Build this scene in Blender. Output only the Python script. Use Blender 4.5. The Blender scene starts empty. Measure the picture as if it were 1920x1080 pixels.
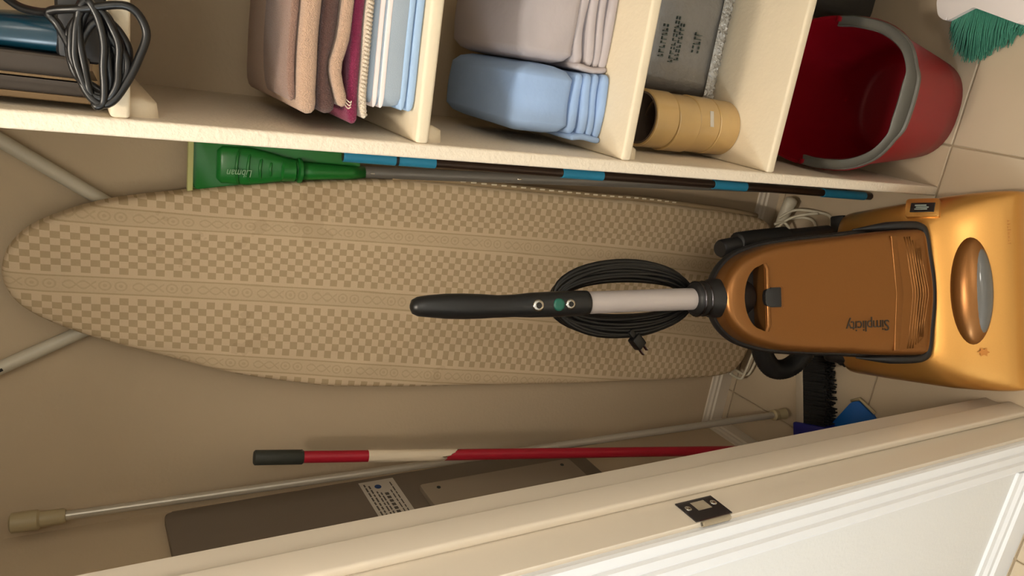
import bpy, bmesh, math, random
from mathutils import Vector, Matrix
random.seed(7)
C = bpy.context.scene.collection
SC = bpy.context.scene
PI = math.pi

# ------------------------------------------------------------------ camera, light, exposure
cam = bpy.data.cameras.new('camera')
cam.sensor_width = 36.0
cam.lens = 1387.0 / 1920.0 * 36.0
cam.clip_start = 0.02
camo = bpy.data.objects.new('camera', cam)
C.objects.link(camo)
# the photograph was taken with the phone turned on its side: picture-right is world-down
Rx = (0.944761, 0.326821, -0.024795)      # to the right of the person holding the phone
Ry = (-0.150401, 0.499499, 0.853159)      # up as held
Rz = (0.291215, -0.802302, 0.521062)      # back towards the person
camo.matrix_world = Matrix(((-Ry[0], Rx[0], Rz[0], 0.0),
                            (-Ry[1], Rx[1], Rz[1], 0.0),
                            (-Ry[2], Rx[2], Rz[2], 1.4),
                            (0, 0, 0, 1)))
SC.camera = camo

w = bpy.data.worlds.new('world')
SC.world = w
w.use_nodes = True
w.node_tree.nodes['Background'].inputs[0].default_value = (1.0, 0.86, 0.68, 1)
w.node_tree.nodes['Background'].inputs[1].default_value = 0.05


def lamp(name, loc, energy, color, radius):
    l = bpy.data.lights.new(name, 'POINT')
    l.energy = energy
    l.color = color
    l.shadow_soft_size = radius
    o = bpy.data.objects.new(name, l)
    o.location = loc
    C.objects.link(o)
    return o


lamp('hall_ceiling_lamp', (-0.26, 0.23, 2.34), 48.0, (1.0, 0.90, 0.77), 0.07)
lamp('hall_side_daylight', (-1.30, -0.65, 1.75), 37.0, (0.78, 0.90, 1.0), 0.15)  # point source standing in for cool daylight from the left of the hall
lamp('hall_fill_light', (0.80, -1.0, 2.0), 16.0, (1.0, 0.93, 0.83), 0.16)  # added fill with no fixture; lifts faces turned to the right

SC.view_settings.view_transform = 'Standard'
SC.view_settings.look = 'None'
SC.view_settings.gamma = 1.0
SC.view_settings.use_curve_mapping = False
SC.view_settings.exposure = -0.22


# ------------------------------------------------------------------ materials
def s2l(c):
    return tuple((x / 12.92 if x <= 0.04045 else ((x + 0.055) / 1.055) ** 2.4) for x in c)


def hexc(r, g, b):
    return s2l((r / 255, g / 255, b / 255)) + (1,)


def mat(name, col, rough=0.6, metal=0.0, bump=None, var=0.0, vscale=20.0, spec=0.5, sheen=0.0, coat=0.0, alpha=1.0, trans=0.0):
    """principled; col is an sRGB 0-255 albedo; bump=(scale, strength, distance); var = mottling"""
    m = bpy.data.materials.new(name)
    m.use_nodes = True
    nt = m.node_tree
    p = nt.nodes['Principled BSDF']
    base = hexc(*col)
    p.inputs['Base Color'].default_value = base
    p.inputs['Roughness'].default_value = rough
    p.inputs['Metallic'].default_value = metal
    p.inputs['Specular IOR Level'].default_value = spec
    p.inputs['Sheen Weight'].default_value = sheen
    p.inputs['Coat Weight'].default_value = coat
    p.inputs['Alpha'].default_value = alpha
    p.inputs['Transmission Weight'].default_value = trans
    tc = nt.nodes.new('ShaderNodeTexCoord')
    if var > 0:
        n = nt.nodes.new('ShaderNodeTexNoise')
        n.inputs['Scale'].default_value = vscale
        n.inputs['Detail'].default_value = 5
        mx = nt.nodes.new('ShaderNodeMix')
        mx.data_type = 'RGBA'
        mx.inputs[6].default_value = tuple(c * (1 - var) for c in base[:3]) + (1,)
        mx.inputs[7].default_value = tuple(min(1, c * (1 + var)) for c in base[:3]) + (1,)
        nt.links.new(tc.outputs['Object'], n.inputs['Vector'])
        nt.links.new(n.outputs['Fac'], mx.inputs[0])
        nt.links.new(mx.outputs[2], p.inputs['Base Color'])
    if bump:
        n2 = nt.nodes.new('ShaderNodeTexNoise')
        n2.inputs['Scale'].default_value = bump[0]
        n2.inputs['Detail'].default_value = 4
        b = nt.nodes.new('ShaderNodeBump')
        b.inputs['Strength'].default_value = bump[1]
        b.inputs['Distance'].default_value = bump[2]
        nt.links.new(tc.outputs['Object'], n2.inputs['Vector'])
        nt.links.new(n2.outputs['Fac'], b.inputs['Height'])
        nt.links.new(b.outputs['Normal'], p.inputs['Normal'])
    return m


M = {}
M['wall'] = mat('beige_wall_paint', (202, 182, 152), 0.85, bump=(160, 0.25, 0.002), var=0.03, vscale=6)
M['hallwall'] = mat('hall_wall_paint', (222, 221, 218), 0.8, bump=(160, 0.2, 0.002))
M['ceil'] = mat('ceiling_paint', (225, 218, 205), 0.9, bump=(90, 0.3, 0.003))
M['trim'] = mat('warm_tinted_trim_paint', (222, 211, 194), 0.45, bump=(12, 0.08, 0.003))  # white trim; warm bounce off the closet walls tinted into the colour
M['casing'] = mat('white_trim_paint', (229, 230, 232), 0.4, bump=(12, 0.06, 0.003))
M['tile'] = mat('beige_floor_tile', (189, 172, 146), 0.45, var=0.10, vscale=9, bump=(30, 0.1, 0.002))
M['grout'] = mat('tan_grout', (170, 152, 125), 0.9, var=0.1, vscale=60)
M['board'] = mat('cream_shelf_paint', (224, 208, 180), 0.55, bump=(140, 0.35, 0.0015), var=0.03, vscale=40)
M['edge'] = mat('cream_shelf_edge_paint', (232, 218, 196), 0.6, bump=(220, 0.8, 0.0015), var=0.05, vscale=150)
M['gold'] = mat('gold_metallic_plastic', (200, 148, 78), 0.28, metal=0.75, bump=(900, 0.03, 0.0005), var=0.04, vscale=500)
M['gold_shaded'] = mat('shaded_gold_plastic', (130, 86, 42), 0.31, metal=0.65, bump=(900, 0.04, 0.0005), var=0.05, vscale=500)  # same gold as the base; the door's shade is mixed into the colour
M['lettering'] = mat('dark_print', (38, 28, 20), 0.5)
M['emboss'] = mat('embossed_gold_letter', (176, 112, 40), 0.4, metal=0.4)
M['black'] = mat('black_plastic', (20, 19, 20), 0.5)
M['softblack'] = mat('black_grip_rubber', (27, 28, 29), 0.36)
M['hose'] = mat('black_ribbed_hose', (20, 19, 19), 0.55)
M['cable'] = mat('black_cable', (9, 9, 10), 0.38)
M['lens'] = mat('smoked_lens', (92, 90, 86), 0.12, coat=0.5)
M['silver'] = mat('silver_painted_tube', (186, 178, 176), 0.5, metal=0.15)
M['chrome'] = mat('chrome', (190, 188, 182), 0.16, metal=1.0)
M['steel'] = mat('dark_strike_metal', (92, 90, 96), 0.2, metal=1.0)
M['green_button'] = mat('green_button', (20, 92, 78), 0.35)
M['window'] = mat('dark_gauge_window', (30, 30, 28), 0.2)
M['greyprint'] = mat('grey_gauge_print', (122, 130, 120), 0.5)
M['whitemetal'] = mat('off_white_painted_metal', (206, 198, 178), 0.4)
M['wire'] = mat('white_coated_wire', (216, 208, 186), 0.35)
M['red'] = mat('red_bucket_plastic', (132, 5, 22), 0.45, spec=0.25)
M['redpole'] = mat('red_painted_pole', (168, 24, 44), 0.4)
M['greyplast'] = mat('grey_handle_plastic', (84, 82, 75), 0.5)
M['darkcap'] = mat('dark_grey_cap', (52, 54, 48), 0.6)
M['paper'] = mat('white_paper_sleeve', (226, 210, 184), 0.7, bump=(120, 0.3, 0.001))
M['greypole'] = mat('grey_pole', (122, 118, 112), 0.35, metal=0.3)
M['darkpole'] = mat('dark_bronze_pole', (58, 44, 36), 0.3, metal=0.4)
M['bluetape'] = mat('blue_band', (40, 136, 176), 0.5)
M['green'] = mat('green_plastic', (28, 116, 44), 0.32)
M['greenclear'] = mat('translucent_green_plastic', (110, 160, 70), 0.3, alpha=0.45)
M['lip'] = mat('pale_green_rubber_lip', (196, 196, 130), 0.6)
M['whiteprint'] = mat('pale_print', (150, 190, 150), 0.6)
M['plate'] = mat('grey_panel_paint', (126, 113, 99), 0.6, bump=(60, 0.06, 0.002))
M['plate2'] = mat('light_grey_door_paint', (160, 146, 128), 0.55)
M['sticker'] = mat('white_sticker', (205, 196, 182), 0.6)
M['blueprint'] = mat('blue_print', (40, 70, 120), 0.6)
M['greyink'] = mat('grey_ink', (92, 84, 76), 0.7)
M['rod'] = mat('silver_grey_rod', (192, 184, 168), 0.32, metal=0.35)
M['rodcap'] = mat('beige_plastic_cap', (176, 160, 124), 0.5)
M['tan'] = mat('tan_terry', (190, 156, 130), 0.95, sheen=0.3, bump=(700, 0.9, 0.003), var=0.12, vscale=300)
M['tan_shaded'] = mat('shaded_tan_terry', (140, 108, 92), 0.95, sheen=0.3, bump=(700, 0.9, 0.003), var=0.10, vscale=250)  # tan terry with the shelf's shadow put into the colour
M['choc'] = mat('dark_brown_terry', (88, 58, 50), 0.95, sheen=0.2, bump=(700, 1.0, 0.003), var=0.15, vscale=300)
M['maroon'] = mat('maroon_terry', (122, 20, 62), 0.95, sheen=0.2, bump=(600, 0.9, 0.003), var=0.12, vscale=300)
M['cream'] = mat('cream_terry', (226, 208, 184), 0.95, sheen=0.3, bump=(600, 0.9, 0.003), var=0.06, vscale=300)
M['bluecloth'] = mat('pale_blue_cotton', (158, 184, 214), 0.9, bump=(900, 0.3, 0.001), var=0.03)
M['bluegrey'] = mat('grey_blue_cotton', (158, 170, 182), 0.9, bump=(900, 0.3, 0.001), var=0.03)
M['bluesheet'] = mat('blue_cotton_sheet', (150, 176, 214), 0.88, bump=(40, 0.25, 0.004), var=0.04, vscale=30)
M['greysheet'] = mat('grey_cotton_sheet', (182, 172, 172), 0.88, bump=(40, 0.25, 0.004), var=0.04, vscale=30)
M['tape'] = mat('honey_packing_tape', (194, 160, 104), 0.25, spec=0.6, var=0.10, vscale=30, coat=0.3)
M['core'] = mat('cardboard_core', (88, 72, 58), 0.85)
M['bag'] = mat('clear_plastic_wrap', (118, 114, 108), 0.22, bump=(45, 0.6, 0.006), var=0.08, vscale=20, spec=0.6)
M['bagedge'] = mat('crinkled_wrap_edge', (150, 146, 138), 0.12, bump=(120, 0.8, 0.006), spec=0.9, metal=0.35)
M['ink'] = mat('dark_green_ink', (66, 74, 66), 0.6)
M['whitecloth'] = mat('white_stripe_cotton', (238, 224, 220), 0.9, bump=(900, 0.3, 0.001))
M['bin'] = mat('dark_grey_bin_plastic', (56, 54, 50), 0.6)
M['bristle'] = mat('green_bristles', (44, 116, 92), 0.6, var=0.35, vscale=220)
M['whiteplast'] = mat('white_plastic', (236, 226, 220), 0.4)
M['bluplast'] = mat('blue_plastic', (24, 92, 170), 0.4)
M['navy'] = mat('dark_blue_plastic', (30, 34, 120), 0.4)
M['brushblock'] = mat('pale_grey_brush_block', (170, 158, 138), 0.6)
M['blackbristle'] = mat('black_bristles', (18, 17, 17), 0.8)
M['teal'] = mat('dark_teal_plastic', (10, 50, 66), 0.25)
M['sole'] = mat('brown_steel_soleplate', (110, 88, 60), 0.35, metal=0.6)
M['solebody'] = mat('brown_black_plastic', (48, 36, 22), 0.45)
M['redbtn'] = mat('red_button', (190, 30, 24), 0.4)
M['greybtn'] = mat('grey_plastic', (150, 142, 130), 0.5)
M['hem'] = mat('pale_trim_stitch', (232, 220, 192), 0.8)
M['hemcloth'] = mat('tan_hem_cloth', (158, 136, 104), 0.9)


def cover_mat():
    """woven board cover: checks and three scroll bands, laid out in the cloth's own UV (metres)"""
    m = bpy.data.materials.new('beige_check_cover')
    m.use_nodes = True
    nt = m.node_tree
    p = nt.nodes['Principled BSDF']
    p.inputs['Roughness'].default_value = 0.8
    p.inputs['Specular IOR Level'].default_value = 0.25
    L = nt.links.new

    def math_(op, a, b=None, c=None):
        n = nt.nodes.new('ShaderNodeMath')
        n.operation = op
        for i, v in enumerate((a, b, c)):
            if v is None:
                continue
            if isinstance(v, (int, float)):
                n.inputs[i].default_value = v
            else:
                L(v, n.inputs[i])
        return n.outputs[0]
    uv = nt.nodes.new('ShaderNodeUVMap')
    uv.uv_map = 'cloth'
    sp = nt.nodes.new('ShaderNodeSeparateXYZ')
    L(uv.outputs[0], sp.inputs[0])
    u, v = sp.outputs[0], sp.outputs[1]
    # distance to the nearest scroll band
    d = None
    pu = math_('MODULO', math_('ADD', u, 0.985), 0.0985)      # one repeat across the cloth, band centre at 0
    d = math_('MINIMUM', pu, math_('SUBTRACT', 0.0985, pu))
    inband = math_('LESS_THAN', d, 0.0118)
    line = math_('LESS_THAN', math_('ABSOLUTE', math_('SUBTRACT', d, 0.0112)), 0.0011)
    plain = math_('LESS_THAN', d, 0.0165)
    # checks
    cu = math_('FLOOR', math_('DIVIDE', math_('SUBTRACT', pu, 0.0165), 0.00936))
    cv = math_('FLOOR', math_('DIVIDE', v, 0.0111))
    chk = math_('MODULO', math_('ABSOLUTE', math_('ADD', cu, cv)), 2.0)
    chk = math_('MULTIPLY', chk, math_('SUBTRACT', 1.0, plain))
    # scroll motif: rosettes in pairs and sprigs between, repeating along the band
    per = 0.082
    t = math_('MODULO', math_('ADD', v, 10.0), per)
    motif = None
    for cx in (0.014, 0.033):
        rr = math_('SQRT', math_('ADD', math_('POWER', math_('SUBTRACT', t, cx), 2.0), math_('POWER', math_('MULTIPLY', d, 1.15), 2.0)))
        ring = math_('LESS_THAN', math_('ABSOLUTE', math_('SUBTRACT', rr, 0.0068)), 0.0012)
        dot = math_('LESS_THAN', rr, 0.0026)
        k = math_('MAXIMUM', ring, dot)
        motif = k if motif is None else math_('MAXIMUM', motif, k)
    wob = math_('MULTIPLY', math_('SINE', math_('MULTIPLY', t, 190.0)), 0.0052)
    sprig = math_('LESS_THAN', math_('ABSOLUTE', math_('SUBTRACT', d, math_('ABSOLUTE', wob))), 0.0014)
    sprig = math_('MULTIPLY', sprig, math_('GREATER_THAN', t, 0.043))
    motif = math_('MULTIPLY', math_('MAXIMUM', motif, sprig), math_('LESS_THAN', d, 0.0092))
    dark = math_('MAXIMUM', math_('MULTIPLY', chk, 1.0), math_('MAXIMUM', math_('MULTIPLY', line, 0.9), math_('MULTIPLY', motif, 0.65)))
    dark = math_('MAXIMUM', dark, math_('MULTIPLY', inband, 0.28))
    # weave grain
    tc = nt.nodes.new('ShaderNodeTexCoord')
    nz = nt.nodes.new('ShaderNodeTexNoise')
    nz.inputs['Scale'].default_value = 420
    L(tc.outputs['Object'], nz.inputs['Vector'])
    nb = nt.nodes.new('ShaderNodeTexNoise')
    nb.inputs['Scale'].default_value = 7
    nb.inputs['Detail'].default_value = 5
    L(tc.outputs['Object'], nb.inputs['Vector'])
    dark = math_('ADD', dark, math_('MULTIPLY', math_('SUBTRACT', nz.outputs[0], 0.5), 0.35))
    mx = nt.nodes.new('ShaderNodeMix')
    mx.data_type = 'RGBA'
    mx.inputs[6].default_value = hexc(213, 192, 160)
    mx.inputs[7].default_value = hexc(184, 161, 127)
    L(dark, mx.inputs[0])
    m2 = nt.nodes.new('ShaderNodeMix')
    m2.data_type = 'RGBA'
    m2.blend_type = 'MULTIPLY'
    L(math_('MULTIPLY', math_('GREATER_THAN', nb.outputs[0], 0.66), 0.12), m2.inputs[0])
    L(mx.outputs[2], m2.inputs[6])
    m2.inputs[7].default_value = hexc(150, 120, 80)
    L(m2.outputs[2], p.inputs['Base Color'])
    b = nt.nodes.new('ShaderNodeBump')
    b.inputs['Strength'].default_value = 0.3
    b.inputs['Distance'].default_value = 0.001
    L(nz.outputs[0], b.inputs['Height'])
    nb2 = nt.nodes.new('ShaderNodeTexNoise')
    nb2.inputs['Scale'].default_value = 14
    L(tc.outputs['Object'], nb2.inputs['Vector'])
    b2 = nt.nodes.new('ShaderNodeBump')
    b2.inputs['Strength'].default_value = 0.35
    b2.inputs['Distance'].default_value = 0.008
    L(nb2.outputs[0], b2.inputs['Height'])
    L(b.outputs[0], b2.inputs['Normal'])
    L(b2.outputs[0], p.inputs['Normal'])
    return m


M['cover'] = cover_mat()


# ------------------------------------------------------------------ mesh helpers
def obj(name, bm, material, parent=None, smooth=False, auto=None):
    me = bpy.data.meshes.new(name)
    bmesh.ops.recalc_face_normals(bm, faces=bm.faces[:])
    bm.to_mesh(me)
    bm.free()
    me.materials.append(M[material] if isinstance(material, str) else material)
    if smooth:
        me.polygons.foreach_set('use_smooth', [True] * len(me.polygons))
        if auto:
            me.set_sharp_from_angle(angle=math.radians(auto))
    o = bpy.data.objects.new(name, me)
    C.objects.link(o)
    if parent is not None:
        o.parent = parent
    return o


def tag(o, label=None, cat=None, group=None, kind=None):
    if label: o['label'] = label
    if cat: o['category'] = cat
    if group: o['group'] = group
    if kind: o['kind'] = kind
    return o


def thing(name, label, cat, loc=(0, 0, 0), rotz=0.0, group=None):
    o = bpy.data.objects.new(name, None)
    o.empty_display_size = 0.05
    C.objects.link(o)
    o.location = loc
    o.rotation_euler = (0, 0, rotz)
    bpy.context.view_layer.update()
    return tag(o, label, cat, group)


def struct(name, bm, material, parent=None, smooth=False, auto=None):
    o = obj(name, bm, material, parent, smooth, auto)
    if parent is None:
        o['kind'] = 'structure'
    return o


def box(bm, x0, x1, y0, y1, z0, z1, bev=0.0, seg=2, mtx=None):
    r = bmesh.ops.create_cube(bm, size=1.0)
    vs = r['verts']
    for v in vs:
        v.co = Vector((x0 + (v.co.x + .5) * (x1 - x0), y0 + (v.co.y + .5) * (y1 - y0), z0 + (v.co.z + .5) * (z1 - z0)))
    if bev > 0:
        es = list({e for v in vs for e in v.link_edges})
        rb = bmesh.ops.bevel(bm, geom=es, offset=bev, segments=seg, profile=0.5, affect='EDGES')
        vs = list({v for v in vs if v.is_valid} | set(rb['verts']))
    if mtx is not None:
        bmesh.ops.transform(bm, matrix=mtx, verts=vs)
    return vs


def boxbm(*a, **k):
    bm = bmesh.new()
    box(bm, *a, **k)
    return bm


def rings_to_bm(bm, rings, cap0=True, cap1=True, closed_path=False):
    vr = [[bm.verts.new(p) for p in r] for r in rings]
    n = len(vr[0])
    m = len(vr)
    for i in range(m if closed_path else m - 1):
        a, b = vr[i], vr[(i + 1) % m]
        for j in range(n):
            k = (j + 1) % n
            bm.faces.new((a[j], a[k], b[k], b[j]))
    if not closed_path:
        if cap0: bm.faces.new(list(reversed(vr[0])))
        if cap1: bm.faces.new(vr[-1])
    return vr


def tube(bm, pts, rad, n=10, closed=False, caps=True):
    """sweep; rad is a number or one per point"""
    pts = [Vector(p) for p in pts]
    m = len(pts)
    R = rad if isinstance(rad, (list, tuple)) else [rad] * m
    tans = []
    for i in range(m):
        if closed:
            t = pts[(i + 1) % m] - pts[i - 1]
        else:
            t = pts[min(i + 1, m - 1)] - pts[max(i - 1, 0)]
        tans.append(t.normalized() if t.length > 1e-9 else Vector((0, 0, 1)))
    ref = Vector((0, 0, 1)) if abs(tans[0].z) < 0.9 else Vector((1, 0, 0))
    nrm = (ref - tans[0] * ref.dot(tans[0])).normalized()
    rings = []
    for i in range(m):
        t = tans[i]
        nrm = (nrm - t * nrm.dot(t)).normalized()
        bi = t.cross(nrm)
        rings.append([pts[i] + (nrm * math.cos(2 * PI * j / n) + bi * math.sin(2 * PI * j / n)) * R[i] for j in range(n)])
    rings_to_bm(bm, rings, caps, caps, closed)


def tubebm(pts, rad, n=10, closed=False):
    bm = bmesh.new()
    tube(bm, pts, rad, n, closed)
    return bm


def smoothpath(pts, k=8, closed=False):
    P = [Vector(p) for p in pts]
    n = len(P)
    out = []
    segs = n if closed else n - 1
    for i in range(segs):
        if closed:
            p0, p1, p2, p3 = P[i - 1], P[i], P[(i + 1) % n], P[(i + 2) % n]
        else:
            p0, p1, p2, p3 = P[max(i - 1, 0)], P[i], P[i + 1], P[min(i + 2, n - 1)]
        for j in range(k):
            t = j / k
            out.append(0.5 * ((2 * p1) + (p2 - p0) * t + (2 * p0 - 5 * p1 + 4 * p2 - p3) * t * t + (-p0 + 3 * p1 - 3 * p2 + p3) * t ** 3))
    if not closed:
        out.append(P[-1])
    return out


def lathe(bm, prof, n=32, cx=0, cy=0, sx=1.0, sy=1.0):
    """prof: list of (r, z); open profile turned round the z axis; ends close when r == 0"""
    vr = []
    for r, z in prof:
        if r < 1e-6:
            vr.append([bm.verts.new((cx, cy, z))])
        else:
            vr.append([bm.verts.new((cx + r * sx * math.cos(2 * PI * j / n), cy + r * sy * math.sin(2 * PI * j / n), z)) for j in range(n)])
    for a, b in zip(vr, vr[1:]):
        for j in range(n):
            k = (j + 1) % n
            if len(a) == 1 and len(b) == 1: continue
            if len(a) == 1: bm.faces.new((a[0], b[k], b[j]))
            elif len(b) == 1: bm.faces.new((a[j], a[k], b[0]))
            else: bm.faces.new((a[j], a[k], b[k], b[j]))


def prism(bm, outline, d0, d1, mtx=None, bev=0.0, seg=2):
    """outline in XY, extruded along Z from d0 to d1"""
    a = [bm.verts.new((p[0], p[1], d0)) for p in outline]
    b = [bm.verts.new((p[0], p[1], d1)) for p in outline]
    n = len(a)
    fs = [bm.faces.new(list(reversed(a))), bm.faces.new(b)]
    for i in range(n):
        j = (i + 1) % n
        fs.append(bm.faces.new((a[i], a[j], b[j], b[i])))
    vs = a + b
    if bev > 0:
        es = [e for e in fs[1].edges] + [e for e in fs[0].edges]
        rb = bmesh.ops.bevel(bm, geom=es, offset=bev, segments=seg, profile=0.5, affect='EDGES')
        vs = list({v for v in vs if v.is_valid} | set(rb['verts']))
    if mtx is not None:
        bmesh.ops.transform(bm, matrix=mtx, verts=vs)
    return vs


def offset_poly(P, d):
    """inset a convex, counter-clockwise polygon by d (mitred)"""
    n = len(P)
    out = []
    for i in range(n):
        a, b, c = Vector(P[i - 1]), Vector(P[i]), Vector(P[(i + 1) % n])
        t1, t2 = (b - a), (c - b)
        if t1.length < 1e-9: t1 = t2
        if t2.length < 1e-9: t2 = t1
        n1 = Vector((-t1.y, t1.x)).normalized()
        n2 = Vector((-t2.y, t2.x)).normalized()
        m = (n1 + n2)
        m.normalize()
        k = 1.0 / max(0.5, m.dot(n1))
        out.append((b.x + m.x * d * k, b.y + m.y * d * k))
    return out


def rounded(P, radii, k=6):
    """round the corners of a polygon; radii one per vertex"""
    n = len(P)
    out = []
    for i in range(n):
        a, b, c = Vector(P[i - 1]), Vector(P[i]), Vector(P[(i + 1) % n])
        r = radii[i]
        if r <= 0:
            out.append(tuple(b)); continue
        u1, u2 = (a - b).normalized(), (c - b).normalized()
        p1, p2 = b + u1 * r, b + u2 * r
        for j in range(k + 1):
            t = j / k
            q = p1 * (1 - t) ** 2 + b * 2 * t * (1 - t) + p2 * t * t
            out.append((q.x, q.y))
    return out


def frame_mtx(o, x, y):
    """matrix whose local x, y axes are the given directions at origin o"""
    x = Vector(x).normalized(); y = Vector(y); y = (y - x * y.dot(x)).normalized()
    z = x.cross(y)
    return Matrix(((x.x, y.x, z.x, o[0]), (x.y, y.y, z.y, o[1]), (x.z, y.z, z.z, o[2]), (0, 0, 0, 1)))


def text_obj(name, body, size, mtx, material, parent=None, extrude=0.0004, shear=0.0, spacing=1.0, xscale=1.0):
    cu = bpy.data.curves.new(name, 'FONT')
    cu.body = body
    cu.size = size
    cu.extrude = extrude
    cu.shear = shear
    cu.space_character = spacing
    cu.align_x = 'LEFT'
    cu.resolution_u = 3
    tmp = bpy.data.objects.new(name + '_src', cu)
    C.objects.link(tmp)
    dg = bpy.context.evaluated_depsgraph_get()
    me = bpy.data.meshes.new_from_object(tmp.evaluated_get(dg))
    bpy.data.objects.remove(tmp)
    bpy.data.curves.remove(cu)
    me.name = name
    me.transform(Matrix.Diagonal((xscale, 1, 1, 1)))
    me.transform(mtx)
    me.materials.clear()
    me.materials.append(M[material])
    o = bpy.data.objects.new(name, me)
    C.objects.link(o)
    if parent is not None: o.parent = parent
    return o


def bool_cut(o, cutter_bm):
    me = bpy.data.meshes.new('cutter')
    bmesh.ops.recalc_face_normals(cutter_bm, faces=cutter_bm.faces[:])
    cutter_bm.to_mesh(me); cutter_bm.free()
    c = bpy.data.objects.new('cutter', me)
    C.objects.link(c)
    c.parent = o.parent
    md = o.modifiers.new('cut', 'BOOLEAN')
    md.object = c; md.operation = 'DIFFERENCE'; md.solver = 'EXACT'
    bpy.context.view_layer.update()
    dg = bpy.context.evaluated_depsgraph_get()
    nm = bpy.data.meshes.new_from_object(o.evaluated_get(dg))
    o.modifiers.clear()
    o.data = nm
    bpy.data.objects.remove(c)
    nm.polygons.foreach_set('use_smooth', [True] * len(nm.polygons))
    nm.set_sharp_from_angle(angle=math.radians(40))


def wob(x, y, z, s=1.0):
    return math.sin(x * 37 * s + 1.3) * math.sin(y * 29 * s + z * 23 * s + .7) + 0.5 * math.sin(x * 83 * s + z * 61 * s)


def slab(bm, x0, x1, y0, y1, z0, z1, sag=None, front=None, low=None, nx=26, rnd=1.0, end=0.012, amp=0.0008, e=2.6):
    """one folded layer of cloth: rounded front (-y) and back, soft left/right ends; sag(x)->dz, front(x)->dy"""
    rings = []
    nc = 20
    cz, hz = (z0 + z1) / 2, (z1 - z0) / 2
    cy, hy = (y0 + y1) / 2, (y1 - y0) / 2
    xs = [x0, x0 + end * .12, x0 + end * .4, x0 + end]
    k = nx
    xs += [x0 + end + (x1 - x0 - 2 * end) * i / k for i in range(1, k)]
    xs += [x1 - end, x1 - end * .4, x1 - end * .12, x1]
    for x in xs:
        d = min(x - x0, x1 - x)
        f = 1.0 if d >= end else math.sqrt(max(0.0, 1 - (1 - d / end) ** 2)) * 0.9 + 0.1
        ring = []
        for j in range(nc):
            a = 2 * PI * j / nc
            c, s = math.cos(a), math.sin(a)
            # stadium-like: nearly flat top and bottom, round front
            rr = hz * f
            py = (hy - hz * (1 - f) - rr) * (1 if c >= 0 else -1) + rr * math.copysign(abs(c) ** (2 / e), c) if abs(c) > 0.02 else 0
            pz = rr * math.copysign(abs(s) ** (2 / e), s)
            y = cy + py
            z = cz + pz
            if low: z += low(x) * (z1 - z) / (z1 - z0)
            if sag: z += sag(x)
            if front: y += front(x)
            y += amp * 1.5 * wob(x, y * 0.3, z); z += amp * wob(x * .8, y, z * .2)
            ring.append((x, y, z))
        rings.append(ring)
    rings_to_bm(bm, rings)


def slabbm(*a, **k):
    bm = bmesh.new(); slab(bm, *a, **k); return bm


# ------------------------------------------------------------------ the setting
XL, XR, YB = -0.778, 0.66, 1.126        # closet: left wall, right wall, back wall
YF0, YF1 = 0.456, 0.571                 # the door wall, hall face and closet face
JX = -0.44                              # face of the left door jamb
HX0, HX1, HY0 = -1.5, 1.3, -1.6         # the hall
ZC = 2.44

fl = struct('floor', boxbm(HX0, HX1, HY0, YB, -0.06, -0.004), 'grout')
tile_meshes = {}
TS = 0.33
g = 0.0012
random.seed(3)
for i in range(-5, 5):
    for j in range(-8, 3):
        x0, x1 = -0.027 + i * TS + g, -0.027 + (i + 1) * TS - g
        y0, y1 = 0.77 + (j - 1) * TS + g, 0.77 + j * TS - g
        x0, x1 = max(x0, HX0), min(x1, HX1)
        y0, y1 = max(y0, HY0), min(y1, YB)
        if x1 - x0 < 0.02 or y1 - y0 < 0.02: continue
        key = (round(x1 - x0, 3), round(y1 - y0, 3))
        if key not in tile_meshes:
            o = obj('tile', boxbm(-(x1 - x0) / 2, (x1 - x0) / 2, -(y1 - y0) / 2, (y1 - y0) / 2, -0.012, 0.0, bev=0.0015, seg=1), 'tile', fl)
            tile_meshes[key] = o.data
        else:
            o = bpy.data.objects.new('tile', tile_meshes[key]); C.objects.link(o); o.parent = fl
        o.location = ((x0 + x1) / 2, (y0 + y1) / 2, random.uniform(-0.0004, 0.0))

struct('ceiling', boxbm(HX0, HX1, HY0, YB, ZC, ZC + 0.06), 'ceil')
struct('wall_back', boxbm(XL - 0.06, XR + 0.06, YB, YB + 0.06, 0, ZC), 'wall')
struct('wall_left', boxbm(XL - 0.06, XL, YF1, YB, 0, ZC), 'wall')
struct('wall_right', boxbm(XR, XR + 0.06, YF1, YB, 0, ZC), 'wall')
DX1 = 0.36                              # right side of the door opening
DH = 2.03
bm = bmesh.new()
box(bm, HX0, JX - 0.02, YF0, YF1, 0, ZC)
box(bm, DX1 + 0.02, HX1, YF0, YF1, 0, ZC)
box(bm, JX - 0.02, DX1 + 0.02, YF0, YF1, DH + 0.02, ZC)
struct('wall_front', bm, 'hallwall')
struct('wall_rear', boxbm(HX0, HX1, HY0 - 0.06, HY0, 0, ZC), 'hallwall')
struct('wall_hall_left', boxbm(HX0 - 0.06, HX0, HY0, YF0, 0, ZC), 'hallwall')
struct('wall_hall_right', boxbm(HX1, HX1 + 0.06, HY0, YF0, 0, ZC), 'hallwall')


def bb_profile(bm, p0, p1, nrm, h=0.055, t=0.012):
    """baseboard with a stepped top, from p0 to p1 along a wall; nrm points into the room"""
    P = [(0, 0), (t, 0), (t, h * .62), (t * .72, h * .68), (t * .72, h * .80), (t * .45, h * .88), (t * .35, h), (0, h)]
    a = Vector((p0[0], p0[1], 0)); b = Vector((p1[0], p1[1], 0)); nv = Vector((nrm[0], nrm[1], 0))
    rings_to_bm(bm, [[q + nv * d + Vector((0, 0, z)) for d, z in P] for q in (a, b)])


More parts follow.
